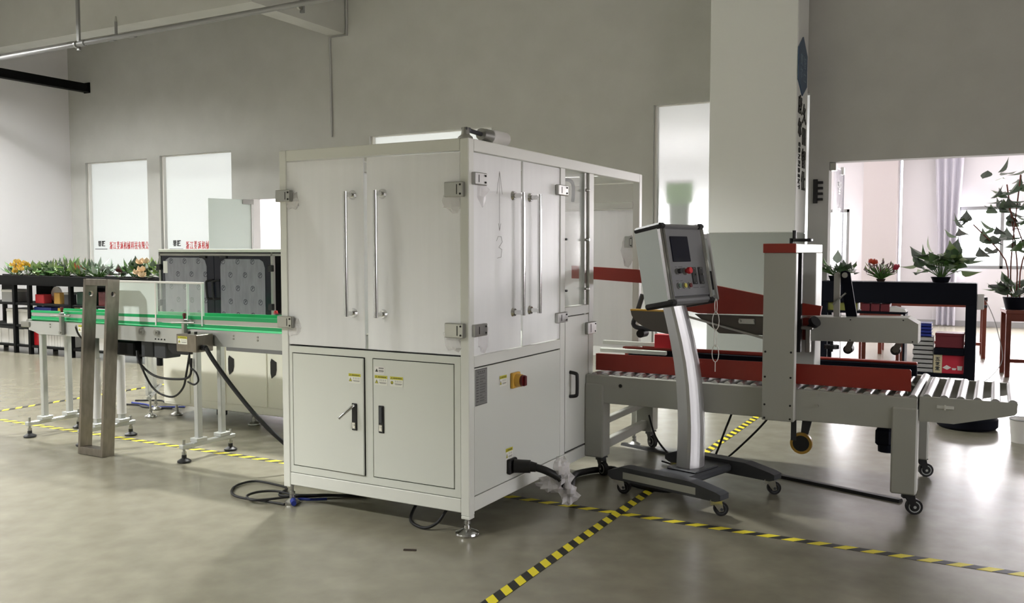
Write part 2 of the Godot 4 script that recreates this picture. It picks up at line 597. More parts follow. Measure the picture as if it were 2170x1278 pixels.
	for e in [["leaf_green", 78, 118, 52], ["leaf_dark", 48, 80, 42], ["leaf_light", 122, 150, 74], ["leaf_grey", 150, 168, 152], ["leaf_maroon", 92, 40, 40], ["petal_yellow", 232, 196, 60], ["petal_cream", 226, 200, 166], ["petal_orange", 216, 88, 54], ["petal_pink", 206, 60, 90]]:
		m = mat(e[0], c8(e[1], e[2], e[3]), 0.45)
		m.backlight_enabled = true
		m.backlight = Color(0.3, 0.3, 0.3)
	for e in [["blue_cover", 28, 48, 140], ["burgundy", 104, 28, 40], ["olive_box", 120, 122, 56], ["green_box", 32, 66, 52], ["gold_box", 196, 152, 70], ["grey_box", 168, 168, 168], ["cream_spine", 216, 206, 170], ["crimson_box", 190, 38, 60], ["carton_grey", 140, 140, 132]]:
		mat(e[0], c8(e[1], e[2], e[3]), 0.55)
	m = mat("green_sign", c8(120, 170, 84), 0.6)
	m.backlight_enabled = true
	m.backlight = Color(0.8, 0.8, 0.8)
	img_mat("sticker_warn", sticker_image(0))
	img_mat("sticker_earth", sticker_image(2))
	img_mat("sticker_danger", sticker_image(3))
	img_mat("nameplate_print", nameplate_image(), 0.35)
	m = img_mat("film_print", film_image(), 0.35)

# ---------------------------------------------------------------- building
func building() -> void:
	var pl: Material = mats.plaster
	struct("floor", g().bb(-15.7, 6.2, -0.2, 0.0, -18.6, 6.2), mats.concrete_floor)
	struct("ceiling", g().bb(-15.7, 6.2, 5.8, 6.0, -11.1, 6.2), pl)
	struct("ceiling_office", g().bb(-15.7, 6.2, 3.4, 3.6, -18.6, -11.1), mats.white_plaster)
	struct("wall_left", g().bb(-15.7, -15.5, 0.0, 5.8, -18.6, 6.2), mats.white_plaster)
	struct("wall_right", g().bb(6.0, 6.2, 0.0, 5.8, -18.6, -6.4).bb(6.0, 6.2, 0.0, 5.8, -1.6, 6.2).bb(6.0, 6.2, 0.0, 1.2, -6.4, -1.6).bb(6.0, 6.2, 2.6, 5.8, -6.4, -1.6), pl)
	var sw := Node3D.new()
	sw.name = "window_10"
	sw.set_meta("kind", "structure")
	add_child(sw)
	var wf := g().bb(6.06, 6.14, 1.2, 1.26, -6.4, -1.6).bb(6.06, 6.14, 2.54, 2.6, -6.4, -1.6)
	for q in 5:
		wf.bb(6.06, 6.14, 1.2, 2.6, -6.4 + q * 1.185, -6.34 + q * 1.185)
	part(sw, "window_frame", wf, mats.window_alu)
	for q in 4:
		part(sw, "pane", g().bb(6.1, 6.106, 1.25, 2.55, -6.34 + q * 1.185, -5.215 + q * 1.185), mats.door_glass)
	struct("wall_front", g().bb(-15.5, 6.0, 0.0, 5.8, 6.0, 6.2), pl)
	# back wall with its openings
	var holes := [[-15.07, -13.37, 3.036], [-13.04, -11.3, 3.066], [-10.86, -9.9, 2.25], [-8.41, -6.27, 3.13], [-3.89, -1.97, 3.246], [-1.74, 2.8, 2.425]]
	var w := g()
	var x0 := -15.5
	for h in holes:
		w.bb(x0, h[0], 0.0, 5.8, -11.1, -10.9)
		w.bb(h[0], h[1], h[2], 5.8, -11.1, -10.9)
		x0 = h[1]
	w.bb(x0, 6.0, 0.0, 5.8, -11.1, -10.9)
	struct("wall_back", w, pl)
	# frosted panes with white reveals
	var k := 0
	for i in [0, 1, 3, 4]:
		var h: Array = holes[i]
		var s := Node3D.new()
		s.name = "window_%d" % (k + 1)
		s.set_meta("kind", "structure")
		add_child(s)
		part(s, "pane", g().bb(h[0] + 0.03, h[1] - 0.01, 0.0, h[2] - 0.01, -11.02, -11.008), mats.ribbed_frost if i == 4 else mats.frosted_glass, "frosted glass pane")
		part(s, "window_frame", g().bb(h[0], h[0] + 0.03, 0.0, h[2], -11.06, -10.95, 0.004).bb(h[0], h[1], h[2] - 0.012, h[2], -11.06, -10.95), mats.white_paper)
		if i != 3:
			var t := g()
			var y0: float = 1.43 if i < 4 else 1.43
			t.pen(HAN.logo, Vector3(h[0] + 0.17, y0 + 0.01, -11.006), Vector2(0.2, 0.14), 0.016)
			t.bb(h[0] + 0.08, h[0] + 0.43, y0 - 0.012, y0, -11.006, -11.004)
			part(s, "logo_print", t, mats.dark_print, "dark line logo on the glass")
			t = g()
			for c in FIRM.size():
				t.pen(HAN[FIRM[c]], Vector3(h[0] + 0.5 + c * 0.098, y0 - 0.01, -11.006), Vector2(0.084, 0.145), 0.011)
			part(s, "red_lettering", t, mats.red_print, "red Chinese company lettering on the glass")
		k += 1
	# column in front of the back wall, with its lettering
	struct("column", g().bb(-2.985, -1.994, 1.6, 5.8, -10.89, -10.287, 0.01), mats.column_white)
	struct("column_dado", g().bb(-2.987, -1.992, 0.0, 1.6, -10.891, -10.285, 0.006), mats.column_grey)
	var sign := thing("column_sign", "blue hexagon badge with dark vertical lettering on the white column side", "sign", Vector3(-1.994, 0, -10.58), PI / 2)
	# local x runs along the column side towards the back wall (-z), local z points out of it
	var hx := [Vector2(-0.05, 3.81), Vector2(-0.3, 3.655), Vector2(-0.3, 3.296), Vector2(-0.05, 3.15), Vector2(0.2, 3.287), Vector2(0.2, 3.637)]
	part(sign, "hexagon_badge", g().prism(hx, 0.0, 0.012), mats.sign_blue)
	part(sign, "badge_characters", g().pen(HAN.kang, Vector3(-0.22, 3.48, 0.012), Vector2(0.15, 0.13), 0.014).pen(HAN.er, Vector3(-0.22, 3.33, 0.012), Vector2(0.15, 0.13), 0.014).pen(HAN.zhi2, Vector3(-0.03, 3.47, 0.012), Vector2(0.15, 0.13), 0.014).pen(HAN.shi, Vector3(-0.03, 3.32, 0.012), Vector2(0.15, 0.13), 0.014), mats.sign_pale)
	var le := g()
	var yy := 2.94
	for c in ["kang", "er"]:
		le.pen(HAN[c], Vector3(-0.24, yy, 0.0), Vector2(0.19, 0.2), 0.028, 0.01)
		yy -= 0.26
	yy = 2.86
	for c in ["jiu", "tian", "zhi2", "shi"]:
		le.pen(HAN[c], Vector3(0.0, yy, 0.0), Vector2(0.2, 0.21), 0.028, 0.01)
		yy -= 0.255
	part(sign, "lettering", le, mats.sign_letter)
	var tm := TextMesh.new()
	tm.text = "CONFIDENT"
	tm.font = SystemFont.new()
	tm.font.font_names = PackedStringArray(["Droid Sans"])
	tm.font_size = 32
	tm.pixel_size = 0.0031
	tm.depth = 0.01
	var to := inst("latin_lettering", tm, mats.sign_letter)
	sign.add_child(to, true)
	to.transform = Transform3D(Basis(Vector3.BACK, -PI / 2), Vector3(-0.16, 2.36, 0.006))
	# office beyond: far wall with windows
	var fh := [[-14.6, -11.6, 1.06, 2.2], [-10.6, -8.2, 1.06, 2.2], [-7.4, -4.6, 1.06, 2.2], [-3.9, -2.54, 1.06, 2.2], [-1.65, -1.6, 0.3, 3.2], [-0.65, 3.6, 1.06, 2.2]]
	w = g()
	x0 = -15.5
	for h in fh:
		w.bb(x0, h[0], 0.0, 3.4, -18.6, -18.4)
		w.bb(h[0], h[1], h[3], 3.4, -18.6, -18.4)
		w.bb(h[0], h[1], 0.0, h[2], -18.6, -18.4)
		x0 = h[1]
	w.bb(x0, 6.0, 0.0, 3.4, -18.6, -18.4)
	struct("wall_far", w, mats.white_plaster)
	for h in fh:
		if h[1] - h[0] < 0.2:
			continue
		var s := Node3D.new()
		s.name = "window_%d" % (k + 1)
		s.set_meta("kind", "structure")
		add_child(s)
		var f := g().bb(h[0], h[1], 1.06, 1.12, -18.5, -18.42, 0.005).bb(h[0], h[1], 2.14, 2.2, -18.5, -18.42, 0.005)
		var cnt := maxi(1, roundi((h[1] - h[0]) / 0.75))
		for q in cnt + 1:
			var xx: float = lerpf(h[0] + 0.025, h[1] - 0.025, float(q) / cnt)
			f.bb(xx - 0.03, xx + 0.03, 1.06, 2.2, -18.5, -18.42, 0.005)
		part(s, "window_frame", f, mats.window_alu)
		for q in cnt:
			part(s, "pane", g().bb(lerpf(h[0], h[1], float(q) / cnt) + 0.02, lerpf(h[0], h[1], (q + 1.0) / cnt) - 0.02, 1.1, 2.16, -18.47, -18.465), mats.door_glass)
		k += 1
	struct("pilaster", g().bb(-2.26, -1.66, 0.0, 3.4, -18.4, -18.1), mats.pilaster_paint)
	struct("baseboard_far", g().bb(-1.6, 6.0, 0.0, 0.1, -18.4, -18.385), mats.grey_box)
	# frosted glass door, standing open into the hall
	var d := Node3D.new()
	d.name = "door_1"
	d.set_meta("kind", "structure")
	add_child(d)
	d.position = Vector3(-10.86, 0, -10.95)
	d.rotation.y = atan2(0.74, 0.245) - PI
	d.rotation.y = PI + atan2(0.71, 0.245)
	part(d, "door_leaf", g().bb(0.01, 0.78, 0.02, 2.235, -0.006, 0.006), mats.door_frost, "frosted glass door leaf")
	part(d, "patch_fitting", g().bb(0.0, 0.2, 2.16, 2.24, -0.016, 0.016, 0.003), mats.zinc)
	# clear glass door of the wide opening, opened into the office
	d = Node3D.new()
	d.name = "door_2"
	d.set_meta("kind", "structure")
	add_child(d)
	part(d, "door_leaf", g().bb(-1.7, -1.688, 0.02, 2.38, -11.72, -10.97), mats.door_glass, "clear glass door leaf")
	part(d, "leaf_edge", g().bb(-1.7, -1.688, 0.02, 2.38, -11.728, -11.72), mats.charcoal_plastic)
	part(d, "patch_fitting", g().bb(-1.74, -1.668, 2.33, 2.42, -11.05, -10.93, 0.004).bb(-1.712, -1.676, 2.33, 2.42, -11.7, -11.58, 0.004), mats.zinc)
	var dl := g()
	dl.x = Transform3D(Basis(Vector3.UP, PI / 2), Vector3(-1.688, 0, 0))
	dl.pen(HAN.zhi2, Vector3(11.2, 2.08, 0), Vector2(0.3, 0.16), 0.02).pen(HAN.shi, Vector3(11.2, 1.8, 0), Vector2(0.3, 0.16), 0.02)
	part(d, "door_lettering", dl, mats.grey_box, "pale characters on the glass door")
	# wall lamps are none; high-bay lamps of the hall
	for e in [[-4.6, 0.9, 66.0, 57.0], [-8.8, 0.9, 185.0, 69.0], [-4.8, -6.8, 72.0, 58.0], [-8.8, -6.0, 28.0, 62.0], [-13.4, -6.4, 66.0, 82.0]]:
		highbay(e[0], e[1], e[2], e[3])

func highbay(px: float, pz: float, power: float, angle: float) -> void:
	var o := thing("high_bay_lamp", "round black high bay lamp hung from the hall ceiling", "lamp", Vector3(px, 5.0, pz), 0.0, "high bay lamps of the hall")
	part(o, "housing", g().lathe([Vector2(0.0, 0.16), Vector2(0.07, 0.16), Vector2(0.08, 0.08), Vector2(0.2, 0.04), Vector2(0.21, 0.0), Vector2(0.19, 0.0)], 24), mats.black_paint)
	var lm := mat("lamp_disc", Color(1, 1, 0.96), 0.5)
	lm.emission_enabled = true
	lm.emission = Color(1.0, 1.0, 0.985)
	lm.emission_energy_multiplier = 4.0
	part(o, "diffuser", g().lathe([Vector2(0.19, 0.0), Vector2(0.0, -0.005)], 24), lm)
	part(o, "suspension_rod", g().cyl(Vector3(0, 0.16, 0), Vector3(0, 0.8, 0), 0.01, -1.0, 8), mats.black_paint)
	var l := SpotLight3D.new()
	l.name = "lamp_light"
	l.position = Vector3(0, -0.03, 0)
	l.rotation.x = -PI / 2
	l.spot_angle = angle
	l.spot_angle_attenuation = 0.8
	l.spot_range = 40.0
	l.spot_attenuation = 2.0
	l.light_color = Color(1.0, 1.0, 0.985)
	l.light_energy = power
	l.light_size = 0.19
	l.shadow_enabled = true
	o.add_child(l)

# ---------------------------------------------------------------- small builders
func sticker(p: Node3D, m: Material, c: Vector3, w: float, h: float, turn := 0.0) -> void:
	var q := g()
	q.x = Transform3D(Basis(Vector3.UP, turn), c)
	q.quad(Vector3(-w / 2, -h / 2, 0.0012), Vector3(w / 2, -h / 2, 0.0012), Vector3(w / 2, h / 2, 0.0012), Vector3(-w / 2, h / 2, 0.0012), Vector3.BACK)
	part(p, "warning_sticker", q, m)

# pull handle: rod with two standoffs; out is the direction away from the door
func pull_bar(p: Node3D, base: Vector3, y0: float, y1: float, out: Vector3, r := 0.011) -> void:
	var h := Node3D.new()
	h.name = "pull_handle"
	p.add_child(h, true)
	h.set_meta("label", "tall chrome pull handle")
	var o := base + out * 0.06
	part(h, "rod", g().cyl(Vector3(o.x, y0, o.z), Vector3(o.x, y1, o.z), r), mats.chrome)
	for y in [y0 + 0.015, y1 - 0.015]:
		part(h, "standoff", g().cyl(Vector3(base.x, y, base.z), Vector3(o.x, y, o.z), 0.013, 0.011, 12).cyl(Vector3(base.x, y, base.z), Vector3(base.x, y, base.z) + out * 0.012, 0.026, 0.02, 14), mats.chrome)

func hinge(p: Node3D, a: Vector3, b: Vector3) -> void:
	# block between the corners a and b, with a knuckle gap and screws on its wider face
	var c := (a + b) * 0.5
	var s := (b - a).abs()
	var h := part(p, "glass_hinge", g().box(c, s, 0.004), mats.zinc, "grey metal hinge block")
	var q := g()
	if s.x > s.z:
		q.bb(c.x + s.x * 0.16, c.x + s.x * 0.2, a.y + 0.012, b.y - 0.012, b.z, b.z + 0.001)
		for y in [a.y + 0.014, b.y - 0.014]:
			q.cyl(Vector3(c.x + s.x * 0.36, y, b.z), Vector3(c.x + s.x * 0.36, y, b.z + 0.003), 0.005, -1, 8)
	else:
		q.bb(b.x, b.x + 0.001, a.y + 0.012, b.y - 0.012, c.z + s.z * 0.16, c.z + s.z * 0.2)
		for y in [a.y + 0.014, b.y - 0.014]:
			q.cyl(Vector3(b.x, y, c.z - s.z * 0.34), Vector3(b.x + 0.003, y, c.z - s.z * 0.34), 0.005, -1, 8)
	part(h, "hinge_screw", q, mats.seam_black)

func wrap_patch(p: Node3D, c: Vector3, r: Vector3, sd: int) -> void:
	part(p, "film_remnant", g().blob(c, r, 0.35, sd, 12), mats.plastic_wrap, "crinkled clear protective film")

func levelling_foot(p: Node3D, at: Vector3, top: float, mm: Material, r := 0.045) -> void:
	var f := part(p, "levelling_foot", g().lathe([Vector2(r * 0.9, 0.0), Vector2(r, 0.006), Vector2(r * 0.96, 0.014), Vector2(r * 0.35, 0.03), Vector2(0.016, 0.034), Vector2(0.016, 0.05), Vector2(0.0, 0.05)], 20, at), mm)
	part(f, "threaded_stem", g().cyl(at + Vector3.UP * 0.045, at + Vector3.UP * (top - at.y), 0.009, -1, 10).cyl(at + Vector3.UP * 0.055, at + Vector3.UP * 0.07, 0.016, -1, 6), mats.zinc)

func caster(p: Node3D, at: Vector3, top: float, r: float, turn: float, tyre: Material, rim: Material, fork: Material) -> void:
	var c := Node3D.new()
	c.name = "caster"
	p.add_child(c, true)
	c.position = at
	c.rotation.y = turn
	part(c, "fork", g().prism([Vector2(-0.03, top), Vector2(0.03, top), Vector2(0.03, top - 0.012), Vector2(r * 0.75 + 0.012, r - 0.01), Vector2(r * 0.75 - 0.012, r - 0.014), Vector2(-0.01, top - 0.03)], -0.021, -0.017).prism([Vector2(-0.03, top), Vector2(0.03, top), Vector2(0.03, top - 0.012), Vector2(r * 0.75 + 0.012, r - 0.01), Vector2(r * 0.75 - 0.012, r - 0.014), Vector2(-0.01, top - 0.03)], 0.017, 0.021).bb(-0.035, 0.035, top - 0.008, top, -0.03, 0.03).bb(-0.03, 0.03, top - 0.03, top - 0.01, -0.018, 0.018), fork)
	part(c, "wheel", g().cyl(Vector3(r * 0.75, r, -0.014), Vector3(r * 0.75, r, 0.014), r, -1, 24), tyre)
	part(c, "wheel_rim", g().cyl(Vector3(r * 0.75, r, -0.0155), Vector3(r * 0.75, r, 0.0155), r * 0.72, -1, 20).cyl(Vector3(r * 0.75, r, -0.023), Vector3(r * 0.75, r, 0.023), 0.008, -1, 10), rim)
	part(c, "wheel_web", g().cyl(Vector3(r * 0.75, r, -0.016), Vector3(r * 0.75, r, 0.016), r * 0.58, -1, 20), tyre)

# ---------------------------------------------------------------- the white enclosure in the middle
func packer() -> void:
	var xl := -3.42
	var xr := -2.22
	var zf := -3.64
	var zb := -6.0
	var top := 1.936
	var o := thing("packing_machine", "tall white framed packing machine with film-covered glass doors over a white cabinet", "machine")
	var wm: Material = mats.machine_white
	var pm: Material = mats.machine_panel
	# posts
	for e in [[xl, zf, 0.1], [xr - 0.05, zf, 0.1], [xl, zb + 0.05, 0.1], [xr - 0.05, zb + 0.05, 0.1]]:
		part(o, "frame_post", g().bb(e[0], e[0] + 0.05, e[2], top, e[1] - 0.05, e[1], 0.004), wm)
	part(o, "frame_post", g().bb(xr - 0.05, xr - 0.001, 0.19, top - 0.06, -4.725, -4.662, 0.003), wm)
	part(o, "frame_post", g().bb(xr - 0.05, xr - 0.001, 0.19, top - 0.06, -5.146, -5.075, 0.003), wm)
	# beams
	part(o, "frame_beam", g().bb(xl + 0.05, xr - 0.05, top - 0.058, top, zf - 0.05, zf, 0.003), wm)
	part(o, "frame_beam", g().bb(xr - 0.05, xr, top - 0.06, top, zb + 0.05, zf - 0.05, 0.003), wm)
	part(o, "frame_beam", g().bb(xl, xl + 0.05, top - 0.06, top, zb + 0.05, zf - 0.05, 0.003), wm)
	part(o, "frame_beam", g().bb(xl + 0.05, xr - 0.05, top - 0.06, top, zb, zb + 0.05, 0.004), wm)
	part(o, "frame_beam", g().bb(xl + 0.05, xr - 0.05, top - 0.24, top - 0.19, zb, zb + 0.05, 0.004), wm)
	part(o, "frame_beam", g().bb(xl + 0.05, xr - 0.05, top - 0.06, top, -4.72, -4.67, 0.004), wm)
	part(o, "frame_beam", g().bb(xl + 0.05, xr - 0.05, 0.115, 0.183, zf - 0.05, zf - 0.001, 0.003), wm)
	part(o, "frame_beam", g().bb(xr - 0.05, xr - 0.001, 0.115, 0.188, -5.2, zf - 0.05, 0.003), wm)
	part(o, "frame_beam", g().bb(xl + 0.001, xl + 0.05, 0.115, 0.188, zb, zf - 0.05, 0.003), wm)
	part(o, "frame_beam", g().bb(xr - 0.05, xr - 0.001, 0.828, 0.882, -4.66, zf - 0.05, 0.003), wm)
	part(o, "frame_beam", g().bb(xr - 0.05, xr - 0.001, 1.01, 1.065, -5.075, -4.725, 0.003), wm)
	part(o, "frame_post", g().bb(xr - 0.05, xr - 0.012, 0.88, 1.876, -5.07, -5.03, 0.002), mats.zinc)
	# deck and lower sides
	part(o, "deck", g().bb(xl + 0.05, xr - 0.05, 0.86, 0.876, -5.1, zf - 0.055), mats.machine_panel)
	part(o, "cabinet_side", g().bb(xl + 0.002, xl + 0.012, 0.19, 0.88, zb + 0.05, zf - 0.05), pm)
	part(o, "side_glass_door", g().bb(xl + 0.006, xl + 0.014, 0.886, 1.872, -4.66, zf - 0.055), mats.filmed_acrylic)
	part(o, "side_glass_door", g().bb(xl + 0.006, xl + 0.014, 0.886, 1.872, zb + 0.055, -4.72), mats.filmed_acrylic)
	part(o, "cabinet_bottom", g().bb(xl + 0.05, xr - 0.05, 0.13, 0.14, -5.1, zf - 0.055), mats.machine_panel)
	part(o, "cabinet_back", g().bb(xl + 0.05, xr - 0.05, 0.13, 0.87, -5.15, -5.14), mats.machine_panel)
	# lower front: panel strips round two doors
	var fy0 := 0.187
	var fy1 := 0.882
	var d1 := [-3.343, -2.857, 0.23, 0.842]
	var d2 := [-2.8, -2.311, 0.23, 0.842]
	var gap := 0.005
	part(o, "front_panel", g().bb(xl + 0.052, d1[0] - gap, fy0, fy1, zf - 0.012, zf - 0.004).bb(d1[1] + gap, d2[0] - gap, fy0, fy1, zf - 0.012, zf - 0.004).bb(d2[1] + gap, xr - 0.052, fy0, fy1, zf - 0.012, zf - 0.004).bb(d1[0] - gap, d1[1] + gap, d1[3] + gap, fy1, zf - 0.012, zf - 0.004).bb(d2[0] - gap, d2[1] + gap, d2[3] + gap, fy1, zf - 0.012, zf - 0.004).bb(d1[0] - gap, d1[1] + gap, fy0, d1[2] - gap, zf - 0.012, zf - 0.004).bb(d2[0] - gap, d2[1] + gap, fy0, d2[2] - gap, zf - 0.012, zf - 0.004), pm)
	part(o, "door_seal", g().bb(xl + 0.05, xr - 0.05, fy0 - 0.004, fy1 + 0.006, zf - 0.03, zf - 0.014), mats.seam_black)
	for k in 2:
		var d: Array = [d1, d2][k]
		var dn := Node3D.new()
		dn.name = "cabinet_door"
		o.add_child(dn, true)
		var hx: float = d[0] if k == 0 else d[1]
		dn.position = Vector3(hx, 0, zf - 0.004)
		dn.rotation.y = deg_to_rad(-1.2) if k == 0 else 0.0
		part(dn, "door_panel", g().bb(d[0] - hx, d[1] - hx, d[2], d[3], -0.008, 0.002, 0.0015), pm)
		var lx := (-2.914 if k == 0 else -2.748) - hx
		part(dn, "lock_plate", g().bb(lx - 0.017, lx + 0.017, 0.463, 0.605, 0.002, 0.008, 0.003), mats.black_plastic)
		part(dn, "lock_cylinder", g().bb(lx - 0.011, lx + 0.011, 0.472, 0.506, 0.008, 0.013, 0.003).cyl(Vector3(lx, 0.49, 0.013), Vector3(lx, 0.49, 0.015), 0.006, -1, 10), mats.chrome)
		if k == 0:
			part(dn, "lever_handle", g().tube([Vector3(lx, 0.592, 0.008), Vector3(lx - 0.005, 0.588, 0.02), Vector3(lx - 0.035, 0.55, 0.055), Vector3(lx - 0.05, 0.53, 0.07)], 0.0085, 8, 4), mats.chrome)
		else:
			part(dn, "lever_handle", g().bb(lx - 0.009, lx + 0.009, 0.515, 0.598, 0.008, 0.013, 0.003), mats.charcoal_plastic)
		if k == 0:
			sticker(dn, mats.sticker_warn, Vector3(-2.912 - hx, 0.735, 0.002), 0.08, 0.05)
		else:
			sticker(dn, mats.sticker_warn, Vector3(-2.749 - hx, 0.735, 0.002), 0.08, 0.05)
			sticker(dn, mats.sticker_earth, Vector3(-2.652 - hx, 0.735, 0.002), 0.08, 0.05)
			sticker(dn, mats.sticker_danger, Vector3(-2.757 - hx, 0.786, 0.002), 0.062, 0.038)
	# upper front doors
	for e in [[-3.378, -2.853], [-2.832, -2.274]]:
		part(o, "front_glass_door", g().bb(e[0], e[1], 0.892, 1.872, zf - 0.014, zf - 0.006), mats.filmed_acrylic, "film-covered translucent glass door")
	pull_bar(o, Vector3(-2.925, 0, zf - 0.006), 1.06, 1.70, Vector3.BACK)
	pull_bar(o, Vector3(-2.735, 0, zf - 0.006), 1.06, 1.70, Vector3.BACK)
	for y in [1.692, 1.012]:
		hinge(o, Vector3(-3.432, y - 0.032, zf - 0.004), Vector3(-3.325, y + 0.032, zf + 0.022))
		hinge(o, Vector3(-2.348, y - 0.036, zf - 0.004), Vector3(-2.24, y + 0.036, zf + 0.022))
		wrap_patch(o, Vector3(-2.315, y - 0.05, zf - 0.006), Vector3(0.055, 0.06, 0.012), int(y * 10))
		wrap_patch(o, Vector3(-3.335, y - 0.03, zf - 0.006), Vector3(0.055, 0.045, 0.01), int(y * 20))
	# upper side doors
	for e in [[-4.182, -3.694], [-4.658, -4.206]]:
		part(o, "side_glass_door", g().bb(xr - 0.014, xr - 0.006, 0.886, 1.872, e[0], e[1]), mats.filmed_acrylic, "film-covered translucent glass door")
	pull_bar(o, Vector3(xr - 0.006, 0, -4.095), 1.06, 1.70, Vector3.RIGHT)
	pull_bar(o, Vector3(xr - 0.006, 0, -4.285), 1.06, 1.70, Vector3.RIGHT)
	for y in [1.746, 1.01]:
		hinge(o, Vector3(xr - 0.004, y - 0.03, -3.786), Vector3(xr + 0.02, y + 0.03, -3.666))
		hinge(o, Vector3(xr - 0.004, y - 0.03, -4.725), Vector3(xr + 0.02, y + 0.03, -4.595))
		wrap_patch(o, Vector3(xr - 0.006, y - 0.045, -3.78), Vector3(0.008, 0.07, 0.05), int(y * 30))
	hinge(o, Vector3(xr - 0.004, 0.88, -5.15), Vector3(xr + 0.02, 0.955, -5.02))
	# pencil marks on the film: arrow and numeral
	var pc := g()
	pc.x = Transform3D(Basis(Vector3.UP, PI / 2), Vector3(xr - 0.0055, 0, 0))
	pc.pen([[50, 0, 50, 100], [50, 100, 22, 62], [50, 100, 78, 62], [38, 12, 50, 0, 62, 12]], Vector3(3.9, 1.5, 0), Vector2(0.1, 0.3), 0.0015, 0.0006)
	pc.pen([[10, 80, 30, 100, 70, 100, 85, 75, 40, 50, 80, 40, 70, 5, 20, 0]], Vector3(3.91, 1.36, 0), Vector2(0.08, 0.11), 0.0016, 0.0006)
	part(o, "pencil_marks", pc, mats.taupe_steel, "thin pencil arrow and numeral on the film")
	# window with bolts, open bay behind it, glass door on the rear face
	part(o, "side_window", g().bb(xr - 0.03, xr - 0.026, 1.065, 1.87, -5.07, -4.725), mats.clear_acrylic)
	for y in [1.769, 1.465, 1.162]:
		part(o, "window_bolt", g().cyl(Vector3(xr - 0.02, y, -5.05), Vector3(xr + 0.012, y, -5.05), 0.008, -1, 8), mats.chrome)
		part(o, "window_bolt", g().cyl(Vector3(xr - 0.03, y, -4.74), Vector3(xr + 0.006, y, -4.74), 0.007, -1, 8), mats.black_plastic)
	part(o, "rear_glass_door", g().bb(xl + 0.05, xr - 0.055, 0.7, top - 0.25, zb + 0.006, zb + 0.014), mats.filmed_acrylic, "film-covered translucent glass door")
	hinge(o, Vector3(xr - 0.12, 1.42, zb + 0.014), Vector3(xr - 0.06, 1.5, zb + 0.035))
	wrap_patch(o, Vector3(xr - 0.09, 1.4, zb + 0.02), Vector3(0.06, 0.1, 0.01), 77)
	# lower side panel with plate, switch, socket
	part(o, "side_panel", g().bb(xr - 0.012, xr - 0.003, 0.193, 0.822, -4.66, -3.694, 0.001), pm)
	part(o, "door_seal", g().bb(xr - 0.03, xr - 0.014, 0.185, 0.83, -4.664, -3.69), mats.seam_black)
	part(o, "side_door", g().bb(xr - 0.012, xr - 0.003, 0.2, 1.005, -5.07, -4.735, 0.001), mats.machine_white)
	part(o, "door_seal", g().bb(xr - 0.03, xr - 0.014, 0.19, 1.01, -5.075, -4.727), mats.seam_black)
	var bh := part(o, "bow_handle", g().tube([Vector3(xr - 0.003, 0.672, -4.8), Vector3(xr + 0.035, 0.666, -4.8), Vector3(xr + 0.045, 0.65, -4.8), Vector3(xr + 0.045, 0.55, -4.8), Vector3(xr + 0.035, 0.532, -4.8), Vector3(xr - 0.003, 0.526, -4.8)], 0.011, 8, 3), mats.black_plastic)
	bh.set_meta("label", "black bow handle")
	var np := g()
	np.x = Transform3D(Basis(Vector3.UP, PI / 2), Vector3(xr - 0.003, 0.726, -3.757))
	np.quad(Vector3(-0.058, -0.09, 0.0015), Vector3(0.058, -0.09, 0.0015), Vector3(0.058, 0.09, 0.0015), Vector3(-0.058, 0.09, 0.0015), Vector3.BACK)
	part(o, "nameplate", np, mats.nameplate_print, "grey metal nameplate with rows of small writing")
	sticker(o, mats.sticker_warn, Vector3(xr - 0.003, 0.727, -3.98), 0.075, 0.055, PI / 2)
	sticker(o, mats.sticker_warn, Vector3(xr - 0.003, 0.333, -4.046), 0.075, 0.06, PI / 2)
	var sw := part(o, "rotary_switch", g().bb(xr - 0.003, xr + 0.016, 0.675, 0.757, -4.14, -4.056, 0.004).cyl(Vector3(xr + 0.016, 0.716, -4.098), Vector3(xr + 0.045, 0.716, -4.098), 0.036, 0.033, 20), mats.brass_yellow, "yellow rotary mains switch")
	part(sw, "switch_knob", g().cyl(Vector3(xr + 0.045, 0.716, -4.098), Vector3(xr + 0.06, 0.716, -4.098), 0.03, -1, 20).bb(xr + 0.06, xr + 0.072, 0.69, 0.742, -4.108, -4.088, 0.003), mats.dark_red)
	var so := part(o, "power_socket", g().bb(xr - 0.003, xr + 0.02, 0.226, 0.306, -4.1, -4.018, 0.006).cyl(Vector3(xr + 0.02, 0.266, -4.06), Vector3(xr + 0.1, 0.266, -4.09), 0.036, 0.034, 18).cyl(Vector3(xr + 0.1, 0.266, -4.09), Vector3(xr + 0.13, 0.262, -4.1), 0.028, 0.024, 16), mats.black_plastic)
	so.set_meta("label", "black round plug in its socket")
	# feet
	levelling_foot(o, Vector3(-2.255, 0, -3.674), 0.12, mats.chrome, 0.06)
	levelling_foot(o, Vector3(xl + 0.03, 0, -3.674), 0.12, mats.zinc, 0.04)
	levelling_foot(o, Vector3(xr - 0.03, 0, -5.96), 0.12, mats.zinc, 0.05)
	levelling_foot(o, Vector3(xl + 0.03, 0, -5.96), 0.12, mats.zinc, 0.05)
	part(o, "foot_bracket", g().bb(xr - 0.05, xr - 0.002, 0.085, 0.1, zf - 0.05, zf - 0.002, 0.002), wm)
	# inner works seen through the gap and windows
	part(o, "inner_post", g().bb(-2.86, -2.82, 0.88, 1.87, -3.95, -3.9), mats.satin_aluminium)
	part(o, "inner_plate", g().bb(-3.3, -2.3, 1.65, 1.82, -4.5, -4.46), mats.satin_aluminium)
	part(o, "inner_rail", g().bb(-3.3, -2.3, 1.0, 1.04, -4.4, -4.3), mats.satin_aluminium)
	part(o, "inner_post", g().bb(-2.5, -2.46, 0.9, 1.8, -5.0, -4.95), mats.satin_aluminium)
